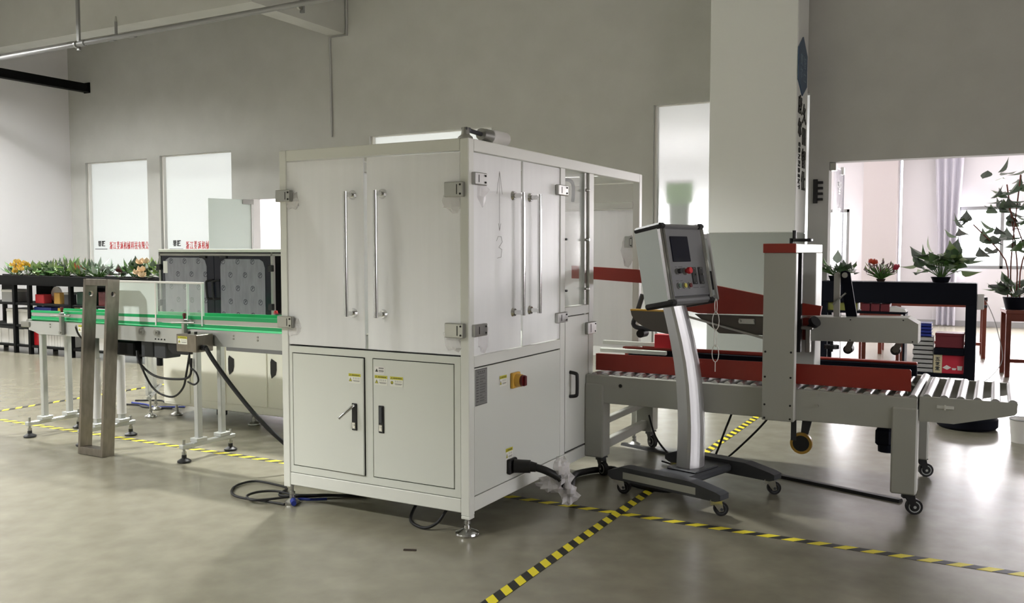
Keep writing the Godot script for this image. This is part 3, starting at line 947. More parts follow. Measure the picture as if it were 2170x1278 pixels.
	part(o, "inner_cable", g().tube([Vector3(-2.5, 1.83, -3.8), Vector3(-2.38, 1.855, -3.72), Vector3(-2.3, 1.845, -3.69), Vector3(-2.275, 1.8, -3.685)], 0.011), mats.black_rubber)
	part(o, "inner_cable", g().tube([Vector3(-2.4, 1.78, -4.72), Vector3(-2.3, 1.82, -4.82), Vector3(-2.28, 1.81, -4.95), Vector3(-2.3, 1.7, -5.0)], 0.011), mats.black_rubber)
	# folded signal lamp lying on the top corner
	var s := thing("signal_lamp", "folded signal lamp with clear cap on top of the white machine", "signal lamp", Vector3(-2.262, 1.936, -3.68))
	part(s, "base", g().lathe([Vector2(0.038, 0.0), Vector2(0.036, 0.008), Vector2(0.022, 0.02), Vector2(0.018, 0.045), Vector2(0.016, 0.055), Vector2(0.0, 0.058)], 18), mats.zinc)
	part(s, "folding_arm", g().bb(-0.016, 0.016, 0.032, 0.056, -0.03, 0.014, 0.004).cyl(Vector3(0, 0.045, -0.02), Vector3(0.01, 0.036, -0.14), 0.011), mats.charcoal_plastic)
	part(s, "socket", g().cyl(Vector3(0.01, 0.037, -0.13), Vector3(0.012, 0.035, -0.21), 0.03, 0.035, 20), mats.zinc)
	part(s, "clear_cap", g().cyl(Vector3(0.012, 0.035, -0.21), Vector3(0.018, 0.035, -0.36), 0.035, 0.035, 20), mats.plastic_wrap)

# ---------------------------------------------------------------- carton sealer
func sealer() -> void:
	var gm: Material = mats.sealer_grey
	var rd: Material = mats.sealer_red
	var o := thing("carton_sealer", "grey and red carton sealing machine with roller bed on casters", "machine")
	for e in [[-5.05, -5.03], [-6.03, -6.01]]:
		part(o, "side_rail", g().bb(-2.22, -0.34, 0.46, 0.63, e[0], e[1], 0.003).bb(-2.22, -0.34, 0.615, 0.63, e[0] if e[0] > -5.5 else e[1], (e[0] - 0.03) if e[0] > -5.5 else (e[1] + 0.03)), gm)
	for e in [[-2.219, -2.2], [-0.36, -0.341]]:
		part(o, "end_plate", g().bb(e[0], e[1], 0.48, 0.6, -6.01, -5.05), gm)
	part(o, "bed_pan", g().bb(-2.2, -0.36, 0.5, 0.51, -6.01, -5.05), gm)
	for x in [[-2.225, -2.1], [-0.462, -0.336]]:
		for z in [[-5.14, -5.02], [-6.04, -5.92]]:
			part(o, "leg", g().bb(x[0], x[1], 0.118, 0.578, z[0], z[1], 0.008), gm)
			var cz: float = (z[0] + z[1]) * 0.5
			var cx: float = (x[0] + x[1]) * 0.5
			caster(o, Vector3(cx + 0.02, 0, cz - 0.01), 0.118, 0.042, 0.35 if x[0] > -1 else -0.6, mats.black_rubber, mats.anodised, mats.black_plastic)
	for x in [-2.16]:
		part(o, "cross_bar", g().bb(x - 0.02, x + 0.02, 0.14, 0.2, -5.92, -5.14, 0.004), gm)
		part(o, "cross_bar", g().bb(x - 0.02, x + 0.02, 0.3, 0.34, -5.92, -5.14, 0.004), gm)
	var rl := g().cyl(Vector3(0, 0, -5.99), Vector3(0, 0, -5.06), 0.0225, -1, 14).mesh()
	for k in 25:
		var r := inst("roller", rl, mats.satin_aluminium)
		o.add_child(r, true)
		r.position = Vector3(-2.175 + k * 0.0755, 0.622, 0)
	# red side guides with their light lips
	part(o, "side_guide", g().prism([Vector2(-2.2, 0.648), Vector2(-0.381, 0.648), Vector2(-0.381, 0.758), Vector2(-0.388, 0.766), Vector2(-2.2, 0.752)], -5.145, -5.139).bb(-2.2, -0.4, 0.745, 0.75, -5.175, -5.14), rd, "long red side guide")
	part(o, "side_guide", g().bb(-2.3, -0.405, 0.71, 0.722, -5.9, -5.85, 0.002).bb(-2.3, -0.405, 0.64, 0.72, -5.9, -5.895), rd, "long red side guide")
	part(o, "drive_belt", g().bb(-2.25, -0.402, 0.64, 0.708, -5.86, -5.832, 0.004), mats.navy_black)
	part(o, "drive_belt", g().bb(-2.15, -0.43, 0.65, 0.735, -5.21, -5.18, 0.004), mats.navy_black)
	for e in [[-2.35, -1.72, 0.775, -5.62], [-2.32, -1.86, 0.735, -5.5]]:
		part(o, "guide_rod", g().bb(e[0], e[1], e[2] - 0.014, e[2] + 0.012, e[3] - 0.015, e[3] + 0.015, 0.003), mats.machine_white)
	part(o, "guide_rod", g().bb(-2.1, -1.1, 0.735, 0.75, -5.72, -5.7, 0.003), rd)
	for x in [-0.62, -0.6]:
		part(o, "rail_bolt", g().cyl(Vector3(-0.84, 0.55 if x == -0.62 else 0.61, -5.03), Vector3(-0.84, 0.55 if x == -0.62 else 0.61, -5.022), 0.009, -1, 8), mats.zinc)
	part(o, "rail_bolt", g().cyl(Vector3(-1.99, 0.575, -5.03), Vector3(-1.99, 0.575, -5.027), 0.011, -1, 10), mats.seam_black)
	# mast
	var ms := Node3D.new()
	ms.name = "mast"
	o.add_child(ms, true)
	part(ms, "front_plate", g().bb(-1.13, -0.955, 0.455, 1.386, -5.035, -4.985, 0.004), gm)
	part(ms, "rear_post", g().bb(-1.13, -0.955, 0.64, 1.386, -5.8, -5.6, 0.004), mats.machine_white)
	part(ms, "left_plate", g().bb(-1.13, -1.122, 0.8, 1.386, -5.6, -5.035), mats.panel_grey)
	part(ms, "top_cap", g().bb(-1.128, -0.956, 1.386, 1.436, -5.8, -4.993, 0.003), mats.machine_white)
	part(ms, "cap_front", g().bb(-1.135, -0.958, 1.386, 1.437, -4.993, -4.983, 0.002), rd, "red front of the mast cap")
	part(ms, "lift_screw", g().cyl(Vector3(-1.05, 0.8, -5.3), Vector3(-1.05, 1.386, -5.3), 0.014).bb(-1.09, -1.0, 0.8, 1.386, -5.42, -5.38), mats.black_plastic)
	part(ms, "crank_handle", g().bb(-1.03, -0.93, 1.45, 1.468, -5.33, -5.27, 0.004).cyl(Vector3(-1.045, 1.436, -5.3), Vector3(-1.045, 1.47, -5.3), 0.012).cyl(Vector3(-1.03, 1.46, -5.3), Vector3(-1.03, 1.515, -5.3), 0.011, -1, 10), mats.black_plastic)
	for y in [0.84, 0.7, 0.545, 0.47]:
		for x in [-1.114, -0.975]:
			part(ms, "plate_screw", g().cyl(Vector3(x, y + (x + 1.0) * 0.02, -4.985), Vector3(x, y + (x + 1.0) * 0.02, -4.982), 0.006, -1, 8), mats.seam_black)
	for x in [-1.075, -1.02]:
		part(ms, "plate_screw", g().cyl(Vector3(x, 1.367, -4.985), Vector3(x, 1.367, -4.981), 0.006, -1, 8), mats.zinc)
	# upper arm
	part(o, "upper_arm", g().prism([Vector2(-2.5, 1.297), Vector2(-2.326, 1.29), Vector2(-2.04, 1.276), Vector2(-1.496, 1.178), Vector2(-1.135, 1.112), Vector2(-1.02, 1.09), Vector2(-0.892, 1.073), Vector2(-0.9, 1.018), Vector2(-1.62, 1.006), Vector2(-1.7, 1.02), Vector2(-2.0, 1.189), Vector2(-2.326, 1.208), Vector2(-2.5, 1.212)], -5.452, -5.42), rd, "long sloping red arm cover")
	part(o, "arm_plate", g().prism([Vector2(-1.66, 1.0), Vector2(-1.2, 1.0), Vector2(-1.14, 0.96), Vector2(-1.14, 0.885), Vector2(-1.5, 0.885)], -5.47, -5.445), mats.taupe_steel)
	part(o, "tension_rod", g().cyl(Vector3(-1.7, 0.985, -5.42), Vector3(-1.14, 0.85, -5.42), 0.007, -1, 8), mats.zinc)
	part(o, "arm_bolt", g().bb(-1.38, -1.28, 0.95, 0.985, -5.445, -5.435, 0.003).cyl(Vector3(-1.37, 0.967, -5.44), Vector3(-1.37, 0.967, -5.42), 0.008, -1, 8).cyl(Vector3(-1.29, 0.967, -5.44), Vector3(-1.29, 0.967, -5.42), 0.008, -1, 8), mats.zinc)
	var qd := []
	for k in 9:
		var a := -PI / 2 * k / 8.0
		qd.append(Vector2(-1.72 - 0.3 * cos(a), 1.02 + 0.14 * sin(a)))
	qd.append(Vector2(-1.72, 1.02))
	part(o, "curved_guard", g().prism(qd, -5.3, -5.27), mats.taupe_steel)
	part(o, "guard_edge", g().bb(-2.02, -1.72, 1.02, 1.03, -5.305, -5.265), mats.brass_yellow)
	part(o, "crank_arm", g().tube([Vector3(-1.97, 1.12, -5.35), Vector3(-2.01, 0.99, -5.35), Vector3(-2.03, 0.93, -5.35), Vector3(-1.99, 0.905, -5.35), Vector3(-1.86, 0.9, -5.35)], 0.016, 6, 3), mats.charcoal_plastic)
	part(o, "press_roller", g().cyl(Vector3(-1.97, 0.872, -5.4), Vector3(-1.97, 0.872, -5.31), 0.026, -1, 16), mats.black_rubber)
	part(o, "tape_carton", g().bb(-1.96, -1.85, 0.76, 0.85, -5.62, -5.55, 0.003).bb(-1.82, -1.74, 0.77, 0.82, -5.62, -5.55, 0.003), mats.bright_red)
	# sealing head on the right
	var hd := Node3D.new()
	hd.name = "sealing_head"
	o.add_child(hd, true)
	part(hd, "head_cover", g().prism([Vector2(-0.955, 0.868), Vector2(-0.373, 0.878), Vector2(-0.373, 0.988), Vector2(-0.427, 1.02), Vector2(-0.955, 1.008)], -5.62, -5.42), gm)
	part(hd, "head_bracket", g().bb(-1.0, -0.957, 0.87, 1.0, -5.6, -5.43, 0.003), rd)
	part(hd, "swing_arm", g().prism([Vector2(-0.837, 1.0), Vector2(-0.802, 1.0), Vector2(-0.802, 1.255), Vector2(-0.808, 1.268), Vector2(-0.82, 1.272), Vector2(-0.833, 1.266), Vector2(-0.838, 1.255)], -5.51, -5.5), gm)
	part(hd, "swing_arm", g().prism([Vector2(-0.765, 1.0), Vector2(-0.705, 1.0), Vector2(-0.745, 1.235), Vector2(-0.75, 1.27), Vector2(-0.775, 1.282), Vector2(-0.8, 1.275), Vector2(-0.805, 1.25)], -5.53, -5.51), mats.navy_black)
	part(hd, "arm_pivot", g().cyl(Vector3(-0.777, 1.255, -5.51), Vector3(-0.777, 1.255, -5.49), 0.016, -1, 14), mats.zinc)
	part(hd, "tension_spring", g().cyl(Vector3(-0.84, 1.08, -5.49), Vector3(-0.77, 1.15, -5.5), 0.005, -1, 8), mats.zinc)
	part(hd, "hand_wheel", g().cyl(Vector3(-0.93, 0.975, -5.38), Vector3(-0.912, 0.989, -5.368), 0.034, -1, 18).cyl(Vector3(-0.96, 0.95, -5.4), Vector3(-0.93, 0.975, -5.38), 0.01), mats.black_plastic)
	part(hd, "clamp_post", g().bb(-0.975, -0.945, 0.8, 0.945, -5.42, -5.39, 0.004).bb(-1.0, -0.93, 0.935, 0.955, -5.43, -5.38, 0.004), mats.zinc)
	part(hd, "tension_knob", g().cyl(Vector3(-0.835, 0.824, -5.45), Vector3(-0.835, 0.846, -5.45), 0.042, -1, 20).cyl(Vector3(-0.835, 0.806, -5.45), Vector3(-0.835, 0.87, -5.45), 0.009), mats.black_plastic)
	for e in [[-0.742, 0.826, 0.026], [-0.488, 0.834, 0.026]]:
		part(hd, "wiper_roller", g().cyl(Vector3(e[0], e[1], -5.5), Vector3(e[0], e[1], -5.42), e[2], -1, 18), mats.black_rubber)
		part(hd, "roller_bracket", g().prism([Vector2(e[0] - 0.02, e[1]), Vector2(e[0] + 0.015, e[1] - 0.01), Vector2(e[0] + 0.035, 0.875), Vector2(e[0], 0.875)], -5.418, -5.412).cyl(Vector3(e[0], e[1], -5.418), Vector3(e[0], e[1], -5.408), 0.012, -1, 12), mats.taupe_steel)
	for e in [[-0.73, 1.0], [-0.45, 1.007], [-0.73, 0.882], [-0.4, 0.888]]:
		part(hd, "cover_screw", g().cyl(Vector3(e[0], e[1], -5.42), Vector3(e[0], e[1], -5.417), 0.004, -1, 8), mats.seam_black)
	# underneath: lower wheel and drive motor
	part(o, "lower_bracket", g().bb(-1.02, -0.99, 0.3, 0.47, -5.26, -5.25).prism([Vector2(-0.96, 0.46), Vector2(-0.9, 0.46), Vector2(-0.93, 0.33), Vector2(-0.97, 0.33)], -5.3, -5.28).bb(-1.1, -1.03, 0.43, 0.46, -5.3, -5.2), mats.charcoal_plastic)
	part(o, "lower_wheel", g().cyl(Vector3(-0.964, 0.284, -5.29), Vector3(-0.964, 0.284, -5.26), 0.062, -1, 24), mats.brass_yellow)
	part(o, "wheel_hub", g().cyl(Vector3(-0.964, 0.284, -5.292), Vector3(-0.964, 0.284, -5.256), 0.046, -1, 20), mats.black_plastic)
	part(o, "drive_motor", g().cyl(Vector3(-0.505, 0.46, -5.3), Vector3(-0.505, 0.28, -5.3), 0.06, 0.05, 10).bb(-0.56, -0.48, 0.33, 0.42, -5.3, -5.2, 0.01), mats.navy_black)
	part(o, "control_switch", g().bb(-1.78, -1.62, 0.435, 0.46, -5.4, -5.3, 0.003), mats.dark_red)
	part(o, "cable", g().tube([Vector3(-1.4, 0.47, -5.5), Vector3(-1.45, 0.3, -5.45), Vector3(-1.56, 0.05, -5.45), Vector3(-1.8, 0.012, -5.6), Vector3(-2.0, 0.1, -5.75), Vector3(-2.1, 0.25, -5.85)], 0.007), mats.black_rubber)
	part(o, "cable", g().tube([Vector3(-1.12, 0.46, -5.3), Vector3(-1.25, 0.3, -5.3), Vector3(-1.45, 0.1, -5.35), Vector3(-1.6, 0.015, -5.4), Vector3(-1.9, 0.012, -5.55)], 0.006), mats.black_rubber)
	# outfeed roller table
	var t := Node3D.new()
	t.name = "outfeed_table"
	o.add_child(t, true)
	var sp := [Vector2(-0.332, 0.641), Vector2(0.112, 0.641), Vector2(0.112, 0.592), Vector2(0.1, 0.578), Vector2(-0.17, 0.51), Vector2(-0.332, 0.512)]
	part(t, "table_side", g().prism(sp, -5.055, -5.04), gm)
	part(t, "table_side", g().prism(sp, -5.8, -5.785), gm)
	part(t, "table_end", g().bb(-0.332, -0.318, 0.52, 0.64, -5.785, -5.055), gm)
	part(t, "table_latch", g().bb(-0.25, -0.17, 0.585, 0.602, -5.04, -5.034, 0.002).bb(-0.215, -0.207, 0.58, 0.606, -5.036, -5.03), mats.machine_white)
	var r2 := g().cyl(Vector3(0, 0, -5.78), Vector3(0, 0, -5.06), 0.0225, -1, 16).mesh()
	for x in [-0.297, -0.216, -0.141, -0.064, 0.016, 0.092]:
		var r := inst("roller", r2, mats.satin_aluminium)
		t.add_child(r, true)
		r.position = Vector3(x, 0.63, 0)

# ---------------------------------------------------------------- operator panel on its stand
func control_stand() -> void:
	var o := thing("control_stand", "grey operator panel on a curved aluminium column with four casters", "control panel", Vector3(-1.496, 0, -4.936), deg_to_rad(74.4))
	var cp: Material = mats.charcoal_plastic
	for s in [-1.0, 1.0]:
		var lg := Node3D.new()
		lg.name = "base_leg"
		o.add_child(lg, true)
		var q := g()
		q.x = Transform3D(Basis(Vector3.UP, -PI / 2), Vector3(s * 0.289, 0, 0))
		q.prism([Vector2(-0.37, 0.1), Vector2(-0.37, 0.13), Vector2(-0.27, 0.165), Vector2(0.18, 0.165), Vector2(0.34, 0.135), Vector2(0.37, 0.125), Vector2(0.37, 0.095), Vector2(0.34, 0.085), Vector2(-0.34, 0.085)], -0.042, 0.042)
		part(lg, "leg_body", q, cp)
		part(lg, "leg_strip", g().bb(s * 0.331, s * 0.333, 0.1, 0.138, -0.26, 0.22), mats.sealer_grey)
		for z in [-0.317, 0.317]:
			caster(o, Vector3(s * 0.289, 0, z), 0.092, 0.038, -1.0 + z * 0.6, mats.black_rubber, mats.charcoal_plastic, mats.chrome)
	part(o, "cross_member", g().bb(-0.25, 0.25, 0.1, 0.148, -0.13, 0.1, 0.012).bb(-0.12, 0.12, 0.148, 0.16, -0.11, 0.09, 0.006), cp)
	# curved column: rounded section swept up
	var sec := [Vector2(-0.078, -0.06), Vector2(-0.085, 0.012)]
	for k in 9:
		var t := k / 8.0
		sec.append(Vector2(lerpf(-0.076, 0.076, t), 0.03 + 0.028 * sin(PI * t)))
	sec.append_array([Vector2(0.085, 0.012), Vector2(0.078, -0.06)])
	var path := [[0.155, -0.01], [0.28, -0.006], [0.4, -0.006], [0.52, -0.013], [0.64, -0.025], [0.76, -0.045], [0.88, -0.074], [0.99, -0.106], [1.1, -0.14]]
	var q := g()
	for i in path.size() - 1:
		for k in sec.size():
			var l := (k + 1) % sec.size()
			var sh := 1.0 - 0.02 * i
			var sh2 := 1.0 - 0.02 * (i + 1)
			var a := Vector3(sec[k].x * sh, path[i][0], path[i][1] + sec[k].y * sh)
			var b := Vector3(sec[l].x * sh, path[i][0], path[i][1] + sec[l].y * sh)
			var c := Vector3(sec[l].x * sh2, path[i + 1][0], path[i + 1][1] + sec[l].y * sh2)
			var d := Vector3(sec[k].x * sh2, path[i + 1][0], path[i + 1][1] + sec[k].y * sh2)
			var e: Vector2 = sec[l] - sec[k]
			var na := Vector3(-e.y, 0, e.x).normalized()
			q.tri(a, b, c, na, na, na)
			q.tri(a, c, d, na, na, na)
	part(o, "column", q, mats.satin_aluminium)
	# the box, tilted back
	var bx := Node3D.new()
	bx.name = "panel_box"
	o.add_child(bx, true)
	var wv := Vector3(-1.615, 1.309, -4.902) - o.position
	bx.position = Basis(Vector3.UP, -o.rotation.y) * wv
	bx.rotation.x = deg_to_rad(-10.9)
	var w := 0.22
	var h := 0.228
	var d := 0.09
	part(bx, "housing", g().bb(-w + 0.004, w - 0.004, -h + 0.02, h - 0.02, -d, d - 0.02, 0.004), mats.alu_side)
	part(bx, "front_plate", g().bb(-w + 0.04, w - 0.04, -h + 0.045, h - 0.03, d - 0.02, d, 0.003), mats.panel_grey)
	part(bx, "front_trim", g().bb(-w + 0.04, w - 0.04, -h + 0.002, -h + 0.044, d - 0.03, d + 0.004, 0.014).bb(-w + 0.04, w - 0.04, h - 0.03, h - 0.002, d - 0.03, d + 0.002, 0.012), mats.panel_grey)
	for s in [-1.0, 1.0]:
		part(bx, "side_profile", g().box(Vector3(s * (w - 0.012), 0, d - 0.012), Vector3(0.02, h * 2 - 0.05, 0.03), 0.006).box(Vector3(s * (w - 0.033), 0, d - 0.006), Vector3(0.014, h * 2 - 0.05, 0.022), 0.005), mats.chrome, "bright aluminium edge profile")
		part(bx, "corner_cap", g().box(Vector3(s * (w - 0.025), h - 0.012, 0.004), Vector3(0.06, 0.034, d * 2 + 0.01), 0.012), mats.black_plastic)
		part(bx, "corner_cap", g().box(Vector3(s * (w - 0.025), -h + 0.012, 0.004), Vector3(0.06, 0.036, d * 2 + 0.01), 0.012), mats.black_plastic)
	part(bx, "back_trim", g().bb(-w + 0.05, w - 0.05, h - 0.02, h - 0.002, -d, d - 0.03, 0.004).bb(-w + 0.05, w - 0.05, -h + 0.002, -h + 0.02, -d, d - 0.03, 0.004), mats.charcoal_plastic)
	part(bx, "touch_screen", g().bb(-0.145, 0.03, 0.01, 0.155, d, d + 0.006, 0.003), mats.screen_dark)
	var kn := part(bx, "key_switch", g().cyl(Vector3(-0.12, -0.045, d), Vector3(-0.12, -0.045, d + 0.014), 0.017), mats.zinc)
	part(kn, "switch_knob", g().cyl(Vector3(-0.12, -0.045, d + 0.014), Vector3(-0.12, -0.045, d + 0.032), 0.014), mats.black_plastic)
	var es := part(bx, "emergency_stop", g().cyl(Vector3(-0.045, -0.045, d), Vector3(-0.045, -0.045, d + 0.014), 0.02), mats.zinc)
	part(es, "stop_button", g().cyl(Vector3(-0.045, -0.045, d + 0.014), Vector3(-0.045, -0.045, d + 0.03), 0.012, 0.02).cyl(Vector3(-0.045, -0.045, d + 0.03), Vector3(-0.045, -0.045, d + 0.044), 0.02, 0.017), mats.bright_red, "red mushroom button")
	for e in [[-0.125, "lamp_green"], [-0.07, "lamp_yellow"], [-0.018, "dark_red"]]:
		var pb := part(bx, "push_button", g().cyl(Vector3(e[0], -0.125, d), Vector3(e[0], -0.125, d + 0.008), 0.018), mats.zinc)
		part(pb, "button_lens", g().cyl(Vector3(e[0], -0.125, d + 0.008), Vector3(e[0], -0.125, d + 0.014), 0.013), mats[e[1]])
	for x in [0.045, 0.115]:
		var sk := part(bx, "outlet_plate", g().bb(x - 0.022, x + 0.022, -0.12, -0.022, d, d + 0.006, 0.002), mats.black_plastic)
		for y in [-0.03, -0.112]:
			part(sk, "outlet_screw", g().cyl(Vector3(x, y, d + 0.006), Vector3(x, y, d + 0.008), 0.004, -1, 8), mats.zinc)
		part(sk, "outlet_latch", g().bb(x + 0.008, x + 0.015, -0.07, -0.06, d + 0.006, d + 0.012), mats.zinc)
	part(bx, "printed_lines", g().bb(-0.135, -0.115, -0.02, -0.017, d, d + 0.0006).bb(-0.1, -0.06, -0.02, -0.017, d, d + 0.0006).bb(-0.14, -0.12, -0.098, -0.095, d, d + 0.0006).bb(-0.1, -0.075, -0.098, -0.095, d, d + 0.0006).bb(0.02, 0.075, -0.14, -0.137, d, d + 0.0006).bb(0.09, 0.14, -0.14, -0.137, d, d + 0.0006), mats.charcoal_plastic)
	# side handle rail
	part(bx, "side_handle", g().box(Vector3(w + 0.055, -0.02, d - 0.03), Vector3(0.03, 0.4, 0.05), 0.008).box(Vector3(w + 0.028, 0.16, d - 0.03), Vector3(0.056, 0.03, 0.04), 0.004).box(Vector3(w + 0.028, -0.2, d - 0.03), Vector3(0.056, 0.03, 0.04), 0.004), mats.satin_aluminium)
	part(bx, "handle_slot", g().box(Vector3(w + 0.03, -0.1, d - 0.02), Vector3(0.05, 0.11, 0.01)), mats.black_plastic)
	# chain of cable ties hanging from the handle
	var ct := thing("cable_tie_chain", "chain of white cable ties hanging from the operator panel handle", "cable ties", Vector3(-1.37, 0, -4.895))
	var ys := [[1.13, 1.05], [1.055, 0.955], [0.96, 0.86], [0.87, 0.775]]
	for i in ys.size():
		var pts := []
		for k in 13:
			var a := TAU * k / 12.0
			var rr := 0.02
			var dx := cos(a) * rr
			pts.append(Vector3(dx * (1.0 if i % 2 else 0.5), (ys[i][0] + ys[i][1]) * 0.5 + sin(a) * (ys[i][0] - ys[i][1]) * 0.5, dx * (0.2 if i % 2 else 0.5)))
		part(ct, "cable_tie", g().tube(pts, 0.0022, 6, 2), mats.white_nylon)
	part(ct, "tie_end", g().bb(-0.002, 0.002, 0.72, 0.775, -0.002, 0.002), mats.white_nylon)

# ---------------------------------------------------------------- chain conveyor on the left
func conveyor() -> void:
	var o := thing("belt_conveyor", "long grey conveyor with green guide rails on square legs", "conveyor")
	var al: Material = mats.anodised
	var z0 := -4.13
	var z1 := -4.44
	for z in [[z0 - 0.012, z0], [z1, z1 + 0.012]]:
		part(o, "side_plate", g().prism([Vector2(-6.42, 0.868), Vector2(-3.46, 0.884), Vector2(-3.46, 0.778), Vector2(-6.3, 0.772), Vector2(-6.36, 0.79), Vector2(-6.42, 0.8)], z[0], z[1]), al)
	part(o, "lower_profile", g().bb(-4.36, -3.46, 0.752, 0.778, z0 - 0.02, z0 - 0.002, 0.002), mats.panel_grey)
	part(o, "belt", g().bb(-6.45, -3.46, 0.872, 0.88, z1 + 0.03, z0 - 0.03, 0.003), mats.green_rail)
	part(o, "end_roller", g().cyl(Vector3(-6.44, 0.85, z1 + 0.02), Vector3(-6.44, 0.85, z0 - 0.01), 0.03, -1, 16), mats.zinc)
	part(o, "end_bracket", g().bb(-6.5, -6.4, 0.82, 0.862, z0 - 0.01, z0 + 0.012, 0.004), mats.zinc)
	# guide rails: steel strip between green strips, both sides
	for z in [z0 - 0.03, z1 + 0.03]:
		part(o, "guide_rail", g().prism([Vector2(-6.42, 0.905), Vector2(-3.46, 0.92), Vector2(-3.46, 0.95), Vector2(-6.42, 0.93)], z - 0.005, z + 0.005), mats.belt_steel)
		part(o, "green_strip", g().prism([Vector2(-6.42, 0.93), Vector2(-3.46, 0.95), Vector2(-3.46, 0.978), Vector2(-6.42, 0.946)], z - 0.008, z + 0.008), mats.green_rail)
		part(o, "green_strip", g().prism([Vector2(-6.42, 0.884), Vector2(-3.46, 0.894), Vector2(-3.46, 0.915), Vector2(-6.42, 0.902)], z - 0.008, z + 0.008), mats.green_rail)
	for x in [-6.0, -4.72]:
		part(o, "rail_bracket", g().bb(x - 0.014, x + 0.014, 0.78, 0.945, z0 + 0.002, z0 + 0.03, 0.003), mats.zinc)
		part(o, "rail_clamp", g().cyl(Vector3(x, 0.925, z0 + 0.02), Vector3(x, 0.925, z0 - 0.06), 0.007, -1, 8).cyl(Vector3(x - 0.1, 0.918, z0 + 0.035), Vector3(x + 0.1, 0.925, z0 + 0.02), 0.006, -1, 8), mats.zinc)
		part(o, "clamp_knob", g().cyl(Vector3(x, 0.945, z0 + 0.014), Vector3(x, 0.97, z0 + 0.014), 0.008, 0.011).cyl(Vector3(x, 0.97, z0 + 0.014), Vector3(x, 0.985, z0 + 0.014), 0.014, 0.01), mats.dark_red)
		part(o, "plate_bolt", g().cyl(Vector3(x, 0.8, z0 + 0.03), Vector3(x, 0.8, z0 + 0.04), 0.011, -1, 8), mats.zinc)
	part(o, "clamp_knob", g().cyl(Vector3(-4.2, 0.98, z1 + 0.02), Vector3(-4.2, 1.0, z1 + 0.02), 0.016, 0.01), mats.bright_red)
	# bearings and bolts on the side plate
	for x in [-5.43, -5.15, -5.0]:
		part(o, "bearing", g().cyl(Vector3(x, 0.842, z0), Vector3(x, 0.842, z0 + 0.018), 0.022, -1, 14).cyl(Vector3(x, 0.842, z0 + 0.018), Vector3(x, 0.842, z0 + 0.026), 0.012, -1, 10), mats.zinc)
	for x in [-6.16, -5.86, -4.29, -4.08]:
		for y in [0.852, 0.832]:
			part(o, "plate_bolt", g().cyl(Vector3(x, y, z0), Vector3(x, y, z0 + 0.005), 0.007, -1, 8), mats.zinc)
	for x in [-5.02, -4.99, -4.96, -4.93]:
		part(o, "plate_bolt", g().cyl(Vector3(x, 0.796, z0), Vector3(x, 0.796, z0 + 0.004), 0.005, -1, 8), mats.seam_black)
	sticker(o, mats.sticker_warn, Vector3(-5.79, 0.835, z0), 0.09, 0.05)
	# leg stands
	for x in [-4.68, -5.72, -6.33]:
		var st := Node3D.new()
		st.name = "leg_stand"
		o.add_child(st, true)
		for z in [-4.18, -4.385]:
			part(st, "leg", g().bb(x - 0.02, x + 0.02, 0.13, 0.775, z - 0.02, z + 0.02, 0.004), al)
			part(st, "leg_bracket", g().bb(x - 0.035, x + 0.035, 0.118, 0.145, z - 0.045, z + 0.045, 0.003), al)
			if x == -5.72:
				part(st, "leg_wrap", g().cyl(Vector3(x, 0.18, z), Vector3(x, 0.62, z), 0.034, 0.032, 8), mats.plastic_wrap, "crinkled clear plastic wrap")
		part(st, "foot_bar", g().bb(x - 0.022, x + 0.022, 0.09, 0.118, -4.49, -4.03, 0.004), al)
		for z in [-4.055, -4.46]:
			levelling_foot(st, Vector3(x, 0, z), 0.15, mats.black_plastic, 0.045)
	# control box
	var cb := part(o, "control_box", g().bb(-4.645, -4.46, 0.748, 0.86, -4.12, -3.98, 0.004), mats.brushed_steel, "small grey metal control box")
	part(cb, "cable_gland", g().cyl(Vector3(-4.46, 0.775, -4.03), Vector3(-4.43, 0.775, -4.03), 0.018, -1, 10), mats.black_plastic)
	part(cb, "toggle_switch", g().cyl(Vector3(-4.58, 0.86, -4.03), Vector3(-4.58, 0.876, -4.03), 0.01, -1, 8).cyl(Vector3(-4.52, 0.86, -4.03), Vector3(-4.52, 0.876, -4.03), 0.01, -1, 8), mats.black_plastic)
	sticker(o, mats.sticker_warn, Vector3(-4.585, 0.822, -3.98), 0.085, 0.05)
	# motors under the bed
	part(o, "gear_motor", g().bb(-5.5, -5.28, 0.66, 0.76, -4.35, -4.16, 0.01).cyl(Vector3(-5.5, 0.71, -4.26), Vector3(-5.66, 0.71, -4.26), 0.05), mats.black_paint)
	for k in 2:
		part(o, "motor_box", g().bb(-5.22 + k * 0.13, -5.1 + k * 0.13, 0.66, 0.77, -4.3, -4.17, 0.006), mats.charcoal_plastic)
	part(o, "chain_guard", g().prism([Vector2(-4.93, 0.77), Vector2(-4.7, 0.77), Vector2(-4.7, 0.72), Vector2(-4.74, 0.7), Vector2(-4.88, 0.7), Vector2(-4.92, 0.73)], -4.25, -4.15), mats.black_plastic)
	# cables
	part(o, "cable", g().tube([Vector3(-5.25, 0.7, -4.16), Vector3(-5.2, 0.62, -4.14), Vector3(-5.05, 0.54, -4.14), Vector3(-4.85, 0.53, -4.15), Vector3(-4.72, 0.56, -4.15), Vector3(-4.7, 0.68, -4.15)], 0.008), mats.black_rubber)
	part(o, "cable", g().tube([Vector3(-5.26, 0.7, -4.17), Vector3(-5.2, 0.58, -4.16), Vector3(-5.08, 0.44, -4.16), Vector3(-4.92, 0.4, -4.17), Vector3(-4.8, 0.47, -4.16), Vector3(-4.75, 0.58, -4.15), Vector3(-4.72, 0.7, -4.15)], 0.007), mats.black_rubber)
